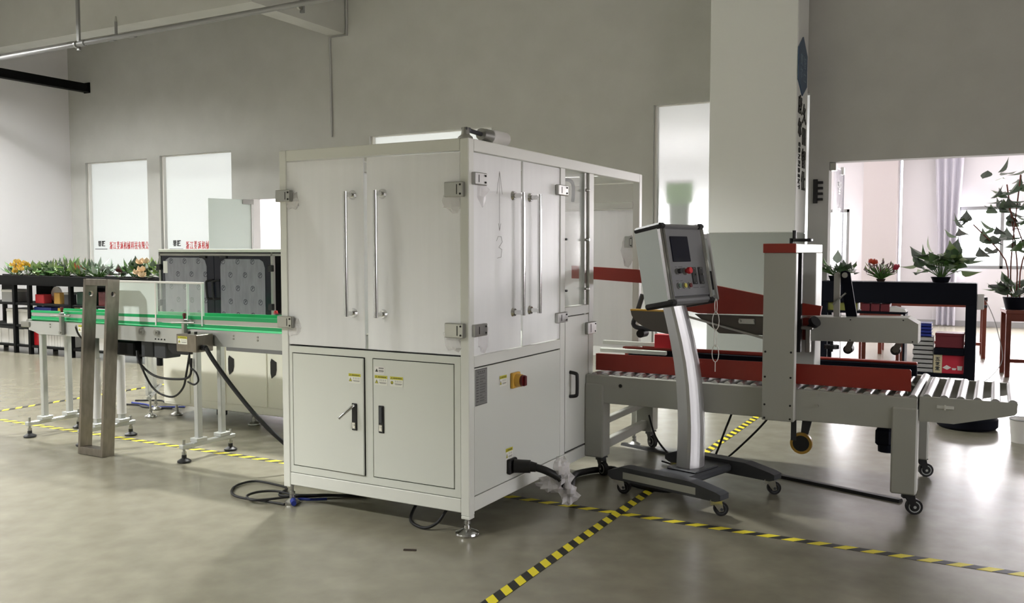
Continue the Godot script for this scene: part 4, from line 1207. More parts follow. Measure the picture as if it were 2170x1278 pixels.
	part(o, "cable", g().tube([Vector3(-4.64, 0.75, -4.08), Vector3(-4.63, 0.64, -4.08), Vector3(-4.58, 0.6, -4.08), Vector3(-4.56, 0.55, -4.08), Vector3(-4.6, 0.52, -4.08), Vector3(-4.68, 0.53, -4.1)], 0.006), mats.black_rubber)
	part(o, "cable", g().tube([Vector3(-5.68, 0.86, -4.0), Vector3(-5.72, 0.8, -4.05), Vector3(-5.76, 0.72, -4.15), Vector3(-5.7, 0.66, -4.2)], 0.007), mats.black_rubber)
	part(o, "power_cable", g().tube([Vector3(-4.43, 0.775, -4.03), Vector3(-4.36, 0.68, -4.04), Vector3(-4.22, 0.5, -4.08), Vector3(-4.05, 0.32, -4.12), Vector3(-3.9, 0.16, -4.2), Vector3(-3.78, 0.05, -4.3), Vector3(-3.6, 0.014, -4.4), Vector3(-3.3, 0.014, -4.6)], 0.014), mats.black_rubber)
	# clear cover over the belt with its milky end
	var cv := Node3D.new()
	cv.name = "clear_cover"
	o.add_child(cv, true)
	part(cv, "milky_panel", g().bb(-5.43, -5.04, 0.886, 1.176, -4.16, -4.153), mats.milky_sheet, "milky plastic sheet")
	part(cv, "clear_panel", g().bb(-5.04, -4.59, 0.886, 1.18, -4.16, -4.153), mats.clear_acrylic)
	part(cv, "panel_edge", g().bb(-5.43, -4.585, 1.176, 1.19, -4.168, -4.15, 0.002), mats.white_paper)
	part(cv, "panel_edge", g().bb(-4.735, -4.727, 0.9, 1.18, -4.165, -4.15), mats.milky_sheet)
	part(cv, "panel_edge", g().bb(-4.6, -4.588, 0.9, 1.18, -4.168, -4.15), mats.milky_sheet)
	part(cv, "panel_edge", g().bb(-5.046, -5.034, 0.886, 1.18, -4.166, -4.15), mats.white_paper)

# ---------------------------------------------------------------- machine with printed film on its doors
func film_machine() -> void:
	var o := thing("labelling_machine", "low cream cabinet machine with printed grey film on its dark glass doors", "machine")
	var zf := -5.15
	var zb := -5.95
	var xl := -6.19
	var xr := -4.3
	var wm: Material = mats.cream_paint
	part(o, "cabinet_body", g().bb(xl, xr, 0.1, 0.84, zb, zf - 0.012, 0.006), wm)
	for e in [[-6.17, -5.86, 0.12, 0.52], [-5.44, -5.0, 0.165, 0.8], [-4.985, -4.4, 0.165, 0.8], [-5.85, -5.45, 0.165, 0.8]]:
		var d := part(o, "cabinet_door", g().bb(e[0] + 0.004, e[1] - 0.004, e[2], e[3], zf - 0.012, zf - 0.002, 0.002), wm)
		if e[2] > 0.15:
			var hx: float = e[0] + 0.06 if e[0] > -5.8 else e[1] - 0.05
			part(d, "recess_handle", g().prism([Vector2(hx - 0.03, 0.44), Vector2(hx - 0.02, 0.4), Vector2(hx + 0.02, 0.43), Vector2(hx + 0.03, 0.47), Vector2(hx + 0.03, 0.53), Vector2(hx - 0.02, 0.555), Vector2(hx - 0.03, 0.53)], zf - 0.002, zf + 0.004), mats.black_plastic)
	for x in [xl + 0.1, -5.2, -4.5]:
		levelling_foot(o, Vector3(x, 0, zf - 0.06), 0.11, mats.zinc, 0.05)
	part(o, "wheel_block", g().bb(-5.66, -5.58, 0.03, 0.1, -5.3, -5.24, 0.01), mats.black_plastic)
	# upper frame
	for x in [xl, -4.93, -4.34]:
		part(o, "frame_post", g().bb(x - 0.012, x + 0.012, 0.84, 1.4, zf - 0.03, zf, 0.003), mats.zinc)
		part(o, "frame_post", g().bb(x - 0.012, x + 0.012, 0.84, 1.4, zb, zb + 0.03, 0.003), mats.zinc)
	part(o, "frame_beam", g().bb(xl - 0.012, xr + 0.02, 1.375, 1.385, zf - 0.03, zf, 0.002), mats.black_plastic)
	part(o, "frame_beam", g().bb(xl - 0.012, xr + 0.02, 1.385, 1.41, zb, zf + 0.002, 0.003), mats.machine_white)
	part(o, "frame_beam", g().bb(xl - 0.012, xr + 0.02, 1.355, 1.375, zf - 0.03, zf, 0.003), mats.zinc)
	part(o, "back_panel", g().bb(xl, xr, 0.84, 1.38, zb, zb + 0.01), mats.charcoal_plastic)
	# glass doors with film sheets, hinges, handles
	for k in 2:
		var e: Array = [[-6.17, -5.562], [-5.556, -4.945]][k]
		var d := part(o, "glass_door", g().bb(e[0], e[1], 0.86, 1.355, zf - 0.016, zf - 0.008), mats.screen_dark, "dark glass door")
		var x0: float = e[0] + (0.04 if k == 0 else 0.07)
		var x1: float = e[1] - (0.08 if k == 0 else 0.06)
		var y1 := 1.34 if k == 0 else 1.33
		var poly := [Vector2(x0, 0.87), Vector2(x1, 0.87), Vector2(x1, y1 - 0.07), Vector2(x1 - 0.02, y1 - 0.02), Vector2(x1 - 0.06, y1), Vector2(x0 + 0.05, y1), Vector2(x0 + 0.01, y1 - 0.02), Vector2(x0, y1 - 0.06)]
		var q := g()
		q.prism(poly, zf - 0.008, zf - 0.005)
		for i in q.v.size():
			q.u[i] = Vector2((q.v[i].x - x0) / 0.62 + k * 0.07, (1.36 - q.v[i].y) / 0.62)
		part(d, "printed_film", q, mats.film_print, "grey protective film printed with ring marks")
		var hx: float = e[1] - 0.035 if k == 0 else e[0] + 0.03
		part(d, "bow_handle", g().tube([Vector3(hx + 0.02, 1.16, zf - 0.008), Vector3(hx - 0.005, 1.15, zf + 0.03), Vector3(hx - 0.01, 1.13, zf + 0.035), Vector3(hx, 1.03, zf + 0.035), Vector3(hx + 0.01, 1.01, zf + 0.03), Vector3(hx + 0.03, 1.01, zf - 0.008)], 0.01, 6, 3), mats.black_plastic)
		var gx: float = e[0] - 0.02 if k == 0 else e[1] + 0.012
		for y in [1.26, 0.96]:
			part(d, "door_hinge", g().bb(gx - 0.022, gx + 0.022, y - 0.025, y + 0.025, zf - 0.01, zf + 0.02, 0.004), mats.black_plastic)
	part(o, "paper_tag", g().bb(-6.15, -6.1, 1.21, 1.31, zf - 0.005, zf - 0.003), mats.white_paper)
	for x in [-5.68, -5.45]:
		part(o, "door_latch", g().bb(x - 0.035, x + 0.035, 1.336, 1.355, zf - 0.008, zf + 0.004), mats.black_plastic)
	part(o, "side_guard", g().bb(xl - 0.004, xl, 0.86, 1.35, zb + 0.03, zf - 0.03), mats.screen_dark)

# ---------------------------------------------------------------- stainless frame leaning on the conveyor
func steel_frame() -> void:
	var o := thing("steel_frame", "tall bare stainless steel frame leaning against the conveyor", "frame", Vector3(-5.39, 0, -3.92))
	o.rotation = Vector3(deg_to_rad(-4.0), 0.0, deg_to_rad(0.3))
	var m: Material = mats.brushed_steel
	var w := 0.128
	var dz := 0.046
	var h := 1.205
	var t := 0.022
	var cs := CSGCombiner3D.new()
	for s in [-1.0, 1.0]:
		var c := CSGBox3D.new()
		c.name = "side_plate"
		c.size = Vector3(t, h, dz * 2)
		c.position = Vector3(s * (w - t / 2), h / 2, 0)
		c.material = m
		var hole := CSGCylinder3D.new()
		hole.name = "bolt_hole"
		hole.radius = 0.018
		hole.height = 0.1
		hole.sides = 20
		hole.rotation.z = PI / 2
		hole.position = Vector3(0, h / 2 - 0.1, 0.0)
		hole.operation = CSGShape3D.OPERATION_SUBTRACTION
		hole.material = m
		c.add_child(hole)
		o.add_child(c, true)
	cs.free()
	part(o, "end_plate", g().bb(-w + t, w - t, 0.0, 0.05, -dz, dz, 0.002), m)
	part(o, "end_plate", g().bb(-w + t, w - t, h - 0.045, h, -dz, dz, 0.002), m)

# ---------------------------------------------------------------- floor: tape, hose, cables
func tape(called_label: String, along: Vector3, start: Vector3, length: float, w := 0.055) -> void:
	var o := thing("floor_tape", called_label, "floor tape", start, 0.0, "hazard tape on the floor")
	o.rotation.y = atan2(-along.z, along.x)
	var per := 0.12
	var n := int(length / per)
	var y := g()
	var b := g()
	var sk := w * 0.9
	for k in n:
		var x0 := k * per
		var xs := [x0, x0 + per * 0.5, x0 + per]
		for e in [[xs[0], xs[1], y], [xs[1], xs[2], b]]:
			var q: G = e[2]
			q.x = Transform3D(Basis(Vector3.RIGHT, -PI / 2), Vector3.ZERO)
			q.prism([Vector2(e[0], -w / 2), Vector2(e[1], -w / 2), Vector2(e[1] + sk, w / 2), Vector2(e[0] + sk, w / 2)], 0.0, 0.0012)
	part(o, "yellow_stripe", y, mats.tape_yellow)
	part(o, "black_stripe", b, mats.tape_black)

func floor_things() -> void:
	tape("black and yellow hazard tape running under the white machine and conveyor", Vector3.RIGHT, Vector3(-9.4, 0, -4.365), 12.6)
	tape("black and yellow hazard tape crossing the floor beside the operator panel", Vector3(0, 0, -1), Vector3(-1.735, 0.0013, 1.0), 10.2)
	tape("black and yellow hazard tape behind the conveyor's free end", Vector3(0, 0, -1), Vector3(-7.6, 0.0013, -1.6), 6.5)
	# power hose of the white machine
	var hp := [Vector3(-2.09, 0.262, -4.1), Vector3(-2.04, 0.245, -4.12), Vector3(-1.99, 0.2, -4.17), Vector3(-1.97, 0.1, -4.25), Vector3(-2.02, 0.035, -4.4), Vector3(-2.1, 0.022, -4.55), Vector3(-2.17, 0.022, -4.72), Vector3(-2.24, 0.022, -4.95), Vector3(-2.1, 0.022, -5.16), Vector3(-1.97, 0.022, -5.02), Vector3(-1.86, 0.022, -4.9), Vector3(-1.72, 0.022, -4.86), Vector3(-1.6, 0.022, -4.9), Vector3(-1.55, 0.06, -5.0), Vector3(-1.58, 0.13, -5.08)]
	single("power_hose", g().tube(hp, 0.02, 10), mats.black_rubber, "thick black cable curling from the white machine's plug to the operator panel", "cable")
	var wr := thing("plastic_bag", "crumpled clear plastic wrapped round the thick black cable", "plastic wrap", Vector3(-1.98, 0.16, -4.2))
	part(wr, "bag_fold", g().blob(Vector3(0, 0.03, 0), Vector3(0.045, 0.05, 0.045), 0.6, 4, 14), mats.plastic_wrap)
	part(wr, "bag_fold", g().blob(Vector3(0.02, -0.05, -0.02), Vector3(0.05, 0.05, 0.05), 0.6, 8, 14), mats.plastic_wrap)
	part(wr, "bag_fold", g().blob(Vector3(-0.07, 0.0, 0.03), Vector3(0.06, 0.035, 0.04), 0.6, 9, 14), mats.plastic_wrap)
	part(wr, "bag_fold", g().blob(Vector3(-0.01, 0.1, 0.02), Vector3(0.035, 0.045, 0.035), 0.6, 15, 14), mats.plastic_wrap)
	var f := func(pts: Array, y: float) -> Array:
		var r := []
		for p in pts:
			r.append(Vector3(p[0], y, p[1]))
		return r
	single("looped_cable", g().tube(f.call([[-3.1, -4.0], [-3.343, -3.826], [-3.409, -3.774], [-3.549, -3.742], [-3.605, -3.864], [-3.716, -3.898], [-3.89, -3.9], [-3.919, -3.787], [-3.848, -3.669], [-3.728, -3.6], [-3.533, -3.607], [-3.392, -3.614]], 0.009), 0.007), mats.black_rubber, "black cable with a wide loop beside the white machine's foot", "cable")
	single("looped_cable", g().tube(f.call([[-3.0, -3.95], [-3.276, -3.833], [-3.425, -3.751], [-3.58, -3.755], [-3.66, -3.697], [-3.662, -3.607], [-3.577, -3.555], [-3.506, -3.607], [-3.437, -3.702], [-3.338, -3.79], [-3.1, -3.9]], 0.023), 0.007), mats.black_rubber, "black cable coiled in a small flat loop beside the white machine's foot", "cable")
	single("looped_cable", g().tube([Vector3(-2.74, 0.11, -3.99), Vector3(-2.733, 0.06, -3.974), Vector3(-2.678, 0.012, -3.805), Vector3(-2.59, 0.01, -3.68), Vector3(-2.481, 0.01, -3.635), Vector3(-2.42, 0.04, -3.66), Vector3(-2.39, 0.1, -3.7), Vector3(-2.4, 0.13, -3.8)], 0.008), mats.black_rubber, "black cable hanging in a loop under the white machine's door", "cable")
	single("blue_plug_lead", g().tube(f.call([[-3.25, -3.8], [-3.32, -3.75], [-3.383, -3.72], [-3.37, -3.65]], 0.012), 0.008).cyl(Vector3(-3.37, 0.02, -3.66), Vector3(-3.33, 0.02, -3.62), 0.018, 0.014, 10), mats.cable_blue, "blue lead with a plug beside the coiled black cables", "cable")
	for e in [[-6.95, -5.3, 0.0], [-6.9, -5.4, 0.05], [-6.98, -5.5, -0.06]]:
		single("floor_cable", g().tube(f.call([[e[0], e[1]], [e[0] + 0.2, e[1] - 0.05 + e[2]], [e[0] + 0.35, e[1] + e[2]], [e[0] + 0.6, e[1] - 0.08]], 0.01), 0.008), mats.cable_blue if e[2] > 0.0 else mats.black_rubber, "blue cable lying behind the conveyor legs" if e[2] > 0.0 else ("black cable lying nearest the conveyor legs" if e[2] == 0.0 else "black cable lying behind the blue floor cable"), "cable", Vector3.ZERO, 0.0, "cables behind the conveyor")
	var bs := thing("support_stand", "pair of white posts on chrome feet behind the conveyor", "stand", Vector3(-6.35, 0, -5.2))
	for e in [[0.14, 0.16], [-0.11, -0.1]]:
		levelling_foot(bs, Vector3(e[0], 0, e[1]), 0.19, mats.chrome, 0.05)
		part(bs, "post", g().bb(e[0] - 0.21, e[0] - 0.17, 0.15, 0.8, e[1] - 0.16, e[1] - 0.12, 0.004), mats.anodised)
	part(bs, "foot_bar", g().tube([Vector3(0.16, 0.165, 0.19), Vector3(-0.34, 0.165, -0.35)], 0.02, 4, 1), mats.anodised)
	# straight cable cover on the floor under the sealer
	var tr := thing("cable_cover", "long black cable cover strip on the floor under the carton sealer", "cable cover", Vector3(-1.38, 0, -5.63), atan2(-0.23, 0.69))
	part(tr, "cover_strip", g().prism([Vector2(-0.03, 0.0), Vector2(0.03, 0.0), Vector2(0.018, 0.016), Vector2(-0.018, 0.016)], -1.0, 1.0), mats.black_plastic).rotation.y = PI / 2
	# small litter
	single("wood_chip", g().bb(-0.03, 0.03, 0.0, 0.004, -0.008, 0.008), mats.soil, "small dark chip lying on the open floor", "debris", Vector3(-2.37, 0, -3.35), 0.4)

# ---------------------------------------------------------------- plants
var leaf_meshes := {}
func leaf_mesh(kind: String) -> Mesh:
	if leaf_meshes.has(kind):
		return leaf_meshes[kind]
	var q := g()
	var prof: Array = {"heart": [0.05, 0.75, 0.95, 0.8, 0.5, 0.18, 0.0], "long": [0.06, 0.4, 0.55, 0.5, 0.36, 0.16, 0.0], "petal": [0.1, 0.6, 0.95, 1.0, 0.9, 0.6, 0.1]}[kind]
	var wd: float = {"heart": 0.42, "long": 0.3, "petal": 0.5}[kind]
	for i in 6:
		var y0 := i / 6.0
		var y1 := (i + 1) / 6.0
		var b0 := -0.28 * y0 * y0
		var b1 := -0.28 * y1 * y1
		var w0: float = prof[i] * wd
		var w1: float = prof[i + 1] * wd
		for s in [-1.0, 1.0]:
			var a := Vector3(0, y0, b0)
			var b := Vector3(s * w0, y0, b0 + w0 * 0.3)
			var c := Vector3(s * w1, y1, b1 + w1 * 0.3)
			var d := Vector3(0, y1, b1)
			var m := Vector3(-s * 0.25, 0.2, 1.0).normalized()
			q.tri(a, b, c, m, m, m)
			q.tri(a, c, d, m, m, m)
	leaf_meshes[kind] = q.mesh()
	return leaf_meshes[kind]

func plant(called: String, label: String, at: Vector3, w: float, h: float, n: int, size: float, kind: String, cols: Array, pot: String, pot_r: float, pot_h: float, sd: int, group := "", upright := 0.0) -> Node3D:
	rng.seed = sd
	var o := thing(called, label, "plant", at, 0.0, group)
	if pot_h > 0.0:
		part(o, "pot", g().lathe([Vector2(pot_r * 0.75, 0.0), Vector2(pot_r, pot_h), Vector2(pot_r * 0.9, pot_h), Vector2(0.0, pot_h - 0.01)], 18), mats[pot])
	else:
		part(o, "soil_clump", g().blob(Vector3(0, 0.015, 0), Vector3(maxf(pot_r, 0.04), 0.015, maxf(pot_r, 0.04)), 0.2, sd, 10), mats.soil)
	var st := g()
	var spots := []
	for k in n:
		var a := rng.randf() * TAU
		var r := sqrt(rng.randf())
		var p := Vector3(cos(a) * r * w, 0, sin(a) * r * w * 0.6)
		var hh := h * rng.randf_range(0.3, 1.0) * (1.0 - 0.35 * r)
		p.y = pot_h + maxf(0.02, hh)
		spots.append([p, a])
		st.tube([Vector3(p.x * 0.15, pot_h, p.z * 0.15), Vector3(p.x * 0.6, pot_h + hh * 0.65, p.z * 0.6), p], 0.0035, 4, 2)
	part(o, "stem", st, mats.leaf_green)
	for e in spots:
		var l := inst("leaf", leaf_mesh(kind), mats[cols[rng.randi() % cols.size()]])
		o.add_child(l, true)
		var s := size * rng.randf_range(0.7, 1.2)
		var tilt := lerpf(rng.randf_range(0.5, 2.2), rng.randf_range(0.0, 0.7), upright)
		var b := Basis(Vector3.UP, PI / 2 - e[1] + rng.randf_range(-1.3, 1.3)) * Basis(Vector3.RIGHT, tilt) * Basis(Vector3.UP, rng.randf_range(-0.6, 0.6))
		l.transform = Transform3D(b.scaled(Vector3(s, s, s)), e[0])
	return o

func blooms(o: Node3D, pts: Array, r: float, m: Material) -> void:
	for p in pts:
		var f := Node3D.new()
		f.name = "flower"
		o.add_child(f, true)
		f.position = p
		for k in 5:
			var l := inst("petal", leaf_mesh("petal"), m)
			f.add_child(l, true)
			var b := Basis(Vector3.UP, TAU * k / 5.0) * Basis(Vector3.RIGHT, 0.8)
			l.transform = Transform3D(b.scaled(Vector3(r, r, r)), Vector3.ZERO)

# ---------------------------------------------------------------- left shelf
func box_thing(called: String, label: String, cat: String, x0: float, x1: float, y0: float, y1: float, z0: float, z1: float, m: Material, group := "", lid: Material = null) -> Node3D:
	var c := Vector3((x0 + x1) * 0.5, y0, (z0 + z1) * 0.5)
	var o := thing(called, label, cat, c, 0.0, group)
	var hx := (x1 - x0) * 0.5
	var hz := (z1 - z0) * 0.5
	part(o, "body", g().bb(-hx, hx, 0.0, (y1 - y0) * (0.8 if lid else 1.0), -hz, hz, 0.004), m)
	if lid:
		part(o, "lid", g().bb(-hx - 0.003, hx + 0.003, (y1 - y0) * 0.8, y1 - y0, -hz - 0.003, hz + 0.003, 0.004), lid)
	return o

func book(label: String, x0: float, x1: float, y0: float, y1: float, z0: float, z1: float, cover: Material, group: String) -> void:
	var o := thing("book", label, "book", Vector3((x0 + x1) * 0.5, y0, (z0 + z1) * 0.5), 0.0, group)
	var hx := (x1 - x0) * 0.5
	var hz := (z1 - z0) * 0.5
	var h := y1 - y0
	part(o, "cover", g().bb(-hx, hx, 0.0, h * 0.12, -hz, hz).bb(-hx, hx, h * 0.88, h, -hz, hz).bb(-hx, hx, 0, h, hz - 0.004, hz), cover)
	part(o, "pages", g().bb(-hx + 0.004, hx - 0.004, h * 0.12, h * 0.88, -hz + 0.004, hz - 0.005), mats.white_paper)

func left_shelf() -> void:
	var zf := -7.35
	var zb := -7.75
	var x0 := -12.6
	var x1 := -8.85
	var bp: Material = mats.black_paint
	var o := thing("display_shelf", "long black display shelf carrying a planter trough behind the conveyor", "shelf")
	part(o, "planter_trough", g().bb(x0, x1, 0.93, 1.06, zf - 0.02, zf, 0.004).bb(x0, x1, 0.93, 1.06, zb, zb + 0.02, 0.004).bb(x0, x1, 0.93, 0.95, zb, zf), bp)
	part(o, "planter_soil", g().bb(x0 + 0.01, x1 - 0.01, 0.95, 1.04, zb + 0.02, zf - 0.02), mats.soil)
	for x in [-12.55, -11.75, -11.42, -10.55, -9.7, -8.9]:
		for z in [zf - 0.05, zb]:
			part(o, "shelf_post", g().bb(x - 0.025, x + 0.025, 0.0, 0.93, z, z + 0.05, 0.003), bp)
	for y in [0.66, 0.36, 0.09]:
		part(o, "shelf_board", g().bb(x0, x1, y, y + 0.03, zb, zf - 0.01, 0.003), bp)
	for e in [[-11.75, -11.42], [-10.55, -8.9], [-12.55, -12.2]]:
		part(o, "back_panel", g().bb(e[0], e[1], 0.66, 0.95, zb + 0.05, zb + 0.06), bp)
	# contents
	var zz := zf - 0.055
	var gp := "boxes on the left display shelf"
	box_thing("document_tray", "grey paper box on the top board of the left shelf", "box", -12.1, -11.83, 0.69, 0.86, zz - 0.25, zz, mats.grey_box, gp, mats.white_paper)
	box_thing("tin_box", "red box lying before a white disc on the left shelf", "box", -11.35, -11.17, 0.69, 0.81, zz - 0.12, zz, mats.bright_red, gp)
	var ds := thing("white_disc", "white round plate standing behind the red box", "plate", Vector3(-11.15, 0.69, zz - 0.18))
	part(ds, "disc", g().cyl(Vector3(0, 0.11, -0.01), Vector3(0, 0.11, 0.01), 0.11, -1, 28), mats.white_paper)
	part(ds, "stand_base", g().bb(-0.05, 0.05, 0.0, 0.012, -0.05, 0.05, 0.003), mats.black_plastic)
	box_thing("gift_box", "gold box standing on the left shelf", "box", -10.95, -10.83, 0.69, 0.84, zz - 0.1, zz, mats.gold_box, gp)
	box_thing("gift_box", "small charcoal box beside the gold box", "box", -10.74, -10.62, 0.69, 0.85, zz - 0.1, zz, mats.charcoal_plastic, gp, mats.grey_box)
	box_thing("carton", "blue box on the middle board of the left shelf", "box", -11.38, -11.02, 0.5, 0.64, zz - 0.25, zz, mats.blue_cover, gp)
	box_thing("carton", "yellow flat box beside the blue box", "box", -10.88, -10.62, 0.57, 0.64, zz - 0.15, zz, mats.petal_yellow, gp)
	box_thing("carton", "dark low tray under the yellow flat box", "box", -11.0, -10.58, 0.39, 0.57, zz - 0.28, zz, mats.charcoal_plastic, gp, mats.grey_box)
	box_thing("gift_box", "dark green box with a white band on the left shelf", "box", -10.48, -10.2, 0.69, 0.86, zz - 0.15, zz, mats.green_box, gp)
	box_thing("gift_box", "red box right of the dark green box", "box", -10.05, -9.9, 0.69, 0.87, zz - 0.12, zz, mats.dark_red, gp)
	box_thing("paper_carton", "white carton on the middle board of the left shelf", "box", -12.0, -11.5, 0.39, 0.6, zz - 0.28, zz, mats.white_paper, gp, mats.white_paper)
	rng.seed = 11
	for k in 6:
		box_thing("paper_pack", "white paper pack, %s from the red wedge box on the lowest board" % ["sixth", "fifth", "fourth", "third", "second", "first"][k], "paper pack", -12.47 + k * 0.17, -12.31 + k * 0.17, 0.12, 0.32 + rng.randf() * 0.02, zz - 0.28, zz, mats.white_paper, "white paper packs on the left shelf")
	box_thing("wedge_box", "red box at the end of the white paper packs", "box", -11.4, -11.3, 0.12, 0.3, zz - 0.25, zz, mats.bright_red, gp)
	for k in 10:
		box_thing("booklet", "thin white booklet, %s from the red wedge box on the lowest board" % ["first", "second", "third", "fourth", "fifth", "sixth", "seventh", "eighth", "ninth", "tenth"][k], "booklet", -11.2 + k * 0.06, -11.15 + k * 0.06, 0.12, 0.27, zz - 0.22, zz, mats.white_paper, "white booklets on the left shelf")
	box_thing("paper_carton", "large white carton standing at the shelf's lower end", "box", -10.3, -9.8, 0.12, 0.34, zz - 0.28, zz, mats.white_paper, gp)
	box_thing("floor_carton", "flat white carton lying on the floor before the left shelf", "box", -12.6, -11.75, 0.0, 0.09, -7.1, -6.75, mats.white_paper, "", mats.white_paper)
	# plants in the trough
	var ty := 1.04
	var tz := -7.53
	plant("trough_plant", "grey green plant at the trough's far end beside the yellow flowers", Vector3(-11.95, ty, tz), 0.16, 0.16, 26, 0.13, "long", ["leaf_grey", "leaf_green"], "soil", 0.05, 0.0, 21, "", 0.5)
	var yf := plant("flowering_plant", "bright yellow flowers in the black trough", Vector3(-11.62, ty, tz + 0.06), 0.14, 0.14, 16, 0.1, "long", ["leaf_green"], "soil", 0.05, 0.0, 22, "", 0.5)
	rng.seed = 33
	var ps := []
	for k in 16:
		ps.append(Vector3(rng.randf_range(-0.15, 0.15), rng.randf_range(0.04, 0.2), rng.randf_range(0.0, 0.12)))
	blooms(yf, ps, 0.06, mats.petal_yellow)
	plant("trough_plant", "dense dark green bush beside the yellow flowers", Vector3(-11.25, ty, tz), 0.24, 0.2, 90, 0.09, "heart", ["leaf_green", "leaf_dark", "leaf_light"], "soil", 0.05, 0.0, 23)
	plant("trough_plant", "tall arching dark green plant in the trough", Vector3(-10.88, ty, tz), 0.22, 0.24, 70, 0.12, "long", ["leaf_dark", "leaf_green", "leaf_light"], "soil", 0.05, 0.0, 24, "", 0.1)
	plant("trough_plant", "bright grassy green plant with red tips in the trough", Vector3(-10.55, ty, tz), 0.18, 0.2, 60, 0.11, "long", ["leaf_green", "leaf_light", "leaf_light", "petal_orange"], "soil", 0.05, 0.0, 25, "", 0.8)
	plant("trough_plant", "silver variegated broad leaf plant in the trough", Vector3(-10.2, ty, tz), 0.26, 0.22, 70, 0.12, "long", ["leaf_grey", "leaf_grey", "leaf_dark"], "soil", 0.05, 0.0, 26, "", 0.2)
	plant("trough_plant", "low dark vine next to the silver variegated plant", Vector3(-9.75, ty, tz), 0.14, 0.16, 16, 0.11, "heart", ["leaf_dark", "leaf_maroon", "leaf_dark"], "soil", 0.05, 0.0, 27)
	plant("trough_plant", "green pothos before the lettered glass pane", Vector3(-9.5, ty, tz), 0.18, 0.25, 36, 0.12, "heart", ["leaf_green", "leaf_dark", "leaf_green"], "soil", 0.05, 0.0, 28)
	var cf := plant("flowering_plant", "pale cream lily flowers between two green plants", Vector3(-9.22, ty, tz + 0.05), 0.08, 0.2, 8, 0.1, "long", ["leaf_green"], "soil", 0.05, 0.0, 29, "", 0.7)
	blooms(cf, [Vector3(-0.06, 0.19, 0.05), Vector3(0.05, 0.2, 0.06), Vector3(0.0, 0.1, 0.08), Vector3(0.04, 0.03, 0.1), Vector3(-0.05, 0.06, 0.1)], 0.08, mats.petal_cream)
	plant("trough_plant", "loose green pothos at the trough's end beside the film-covered machine", Vector3(-8.98, ty, tz), 0.22, 0.27, 44, 0.12, "heart", ["leaf_green", "leaf_dark", "leaf_light"], "soil", 0.05, 0.0, 30)

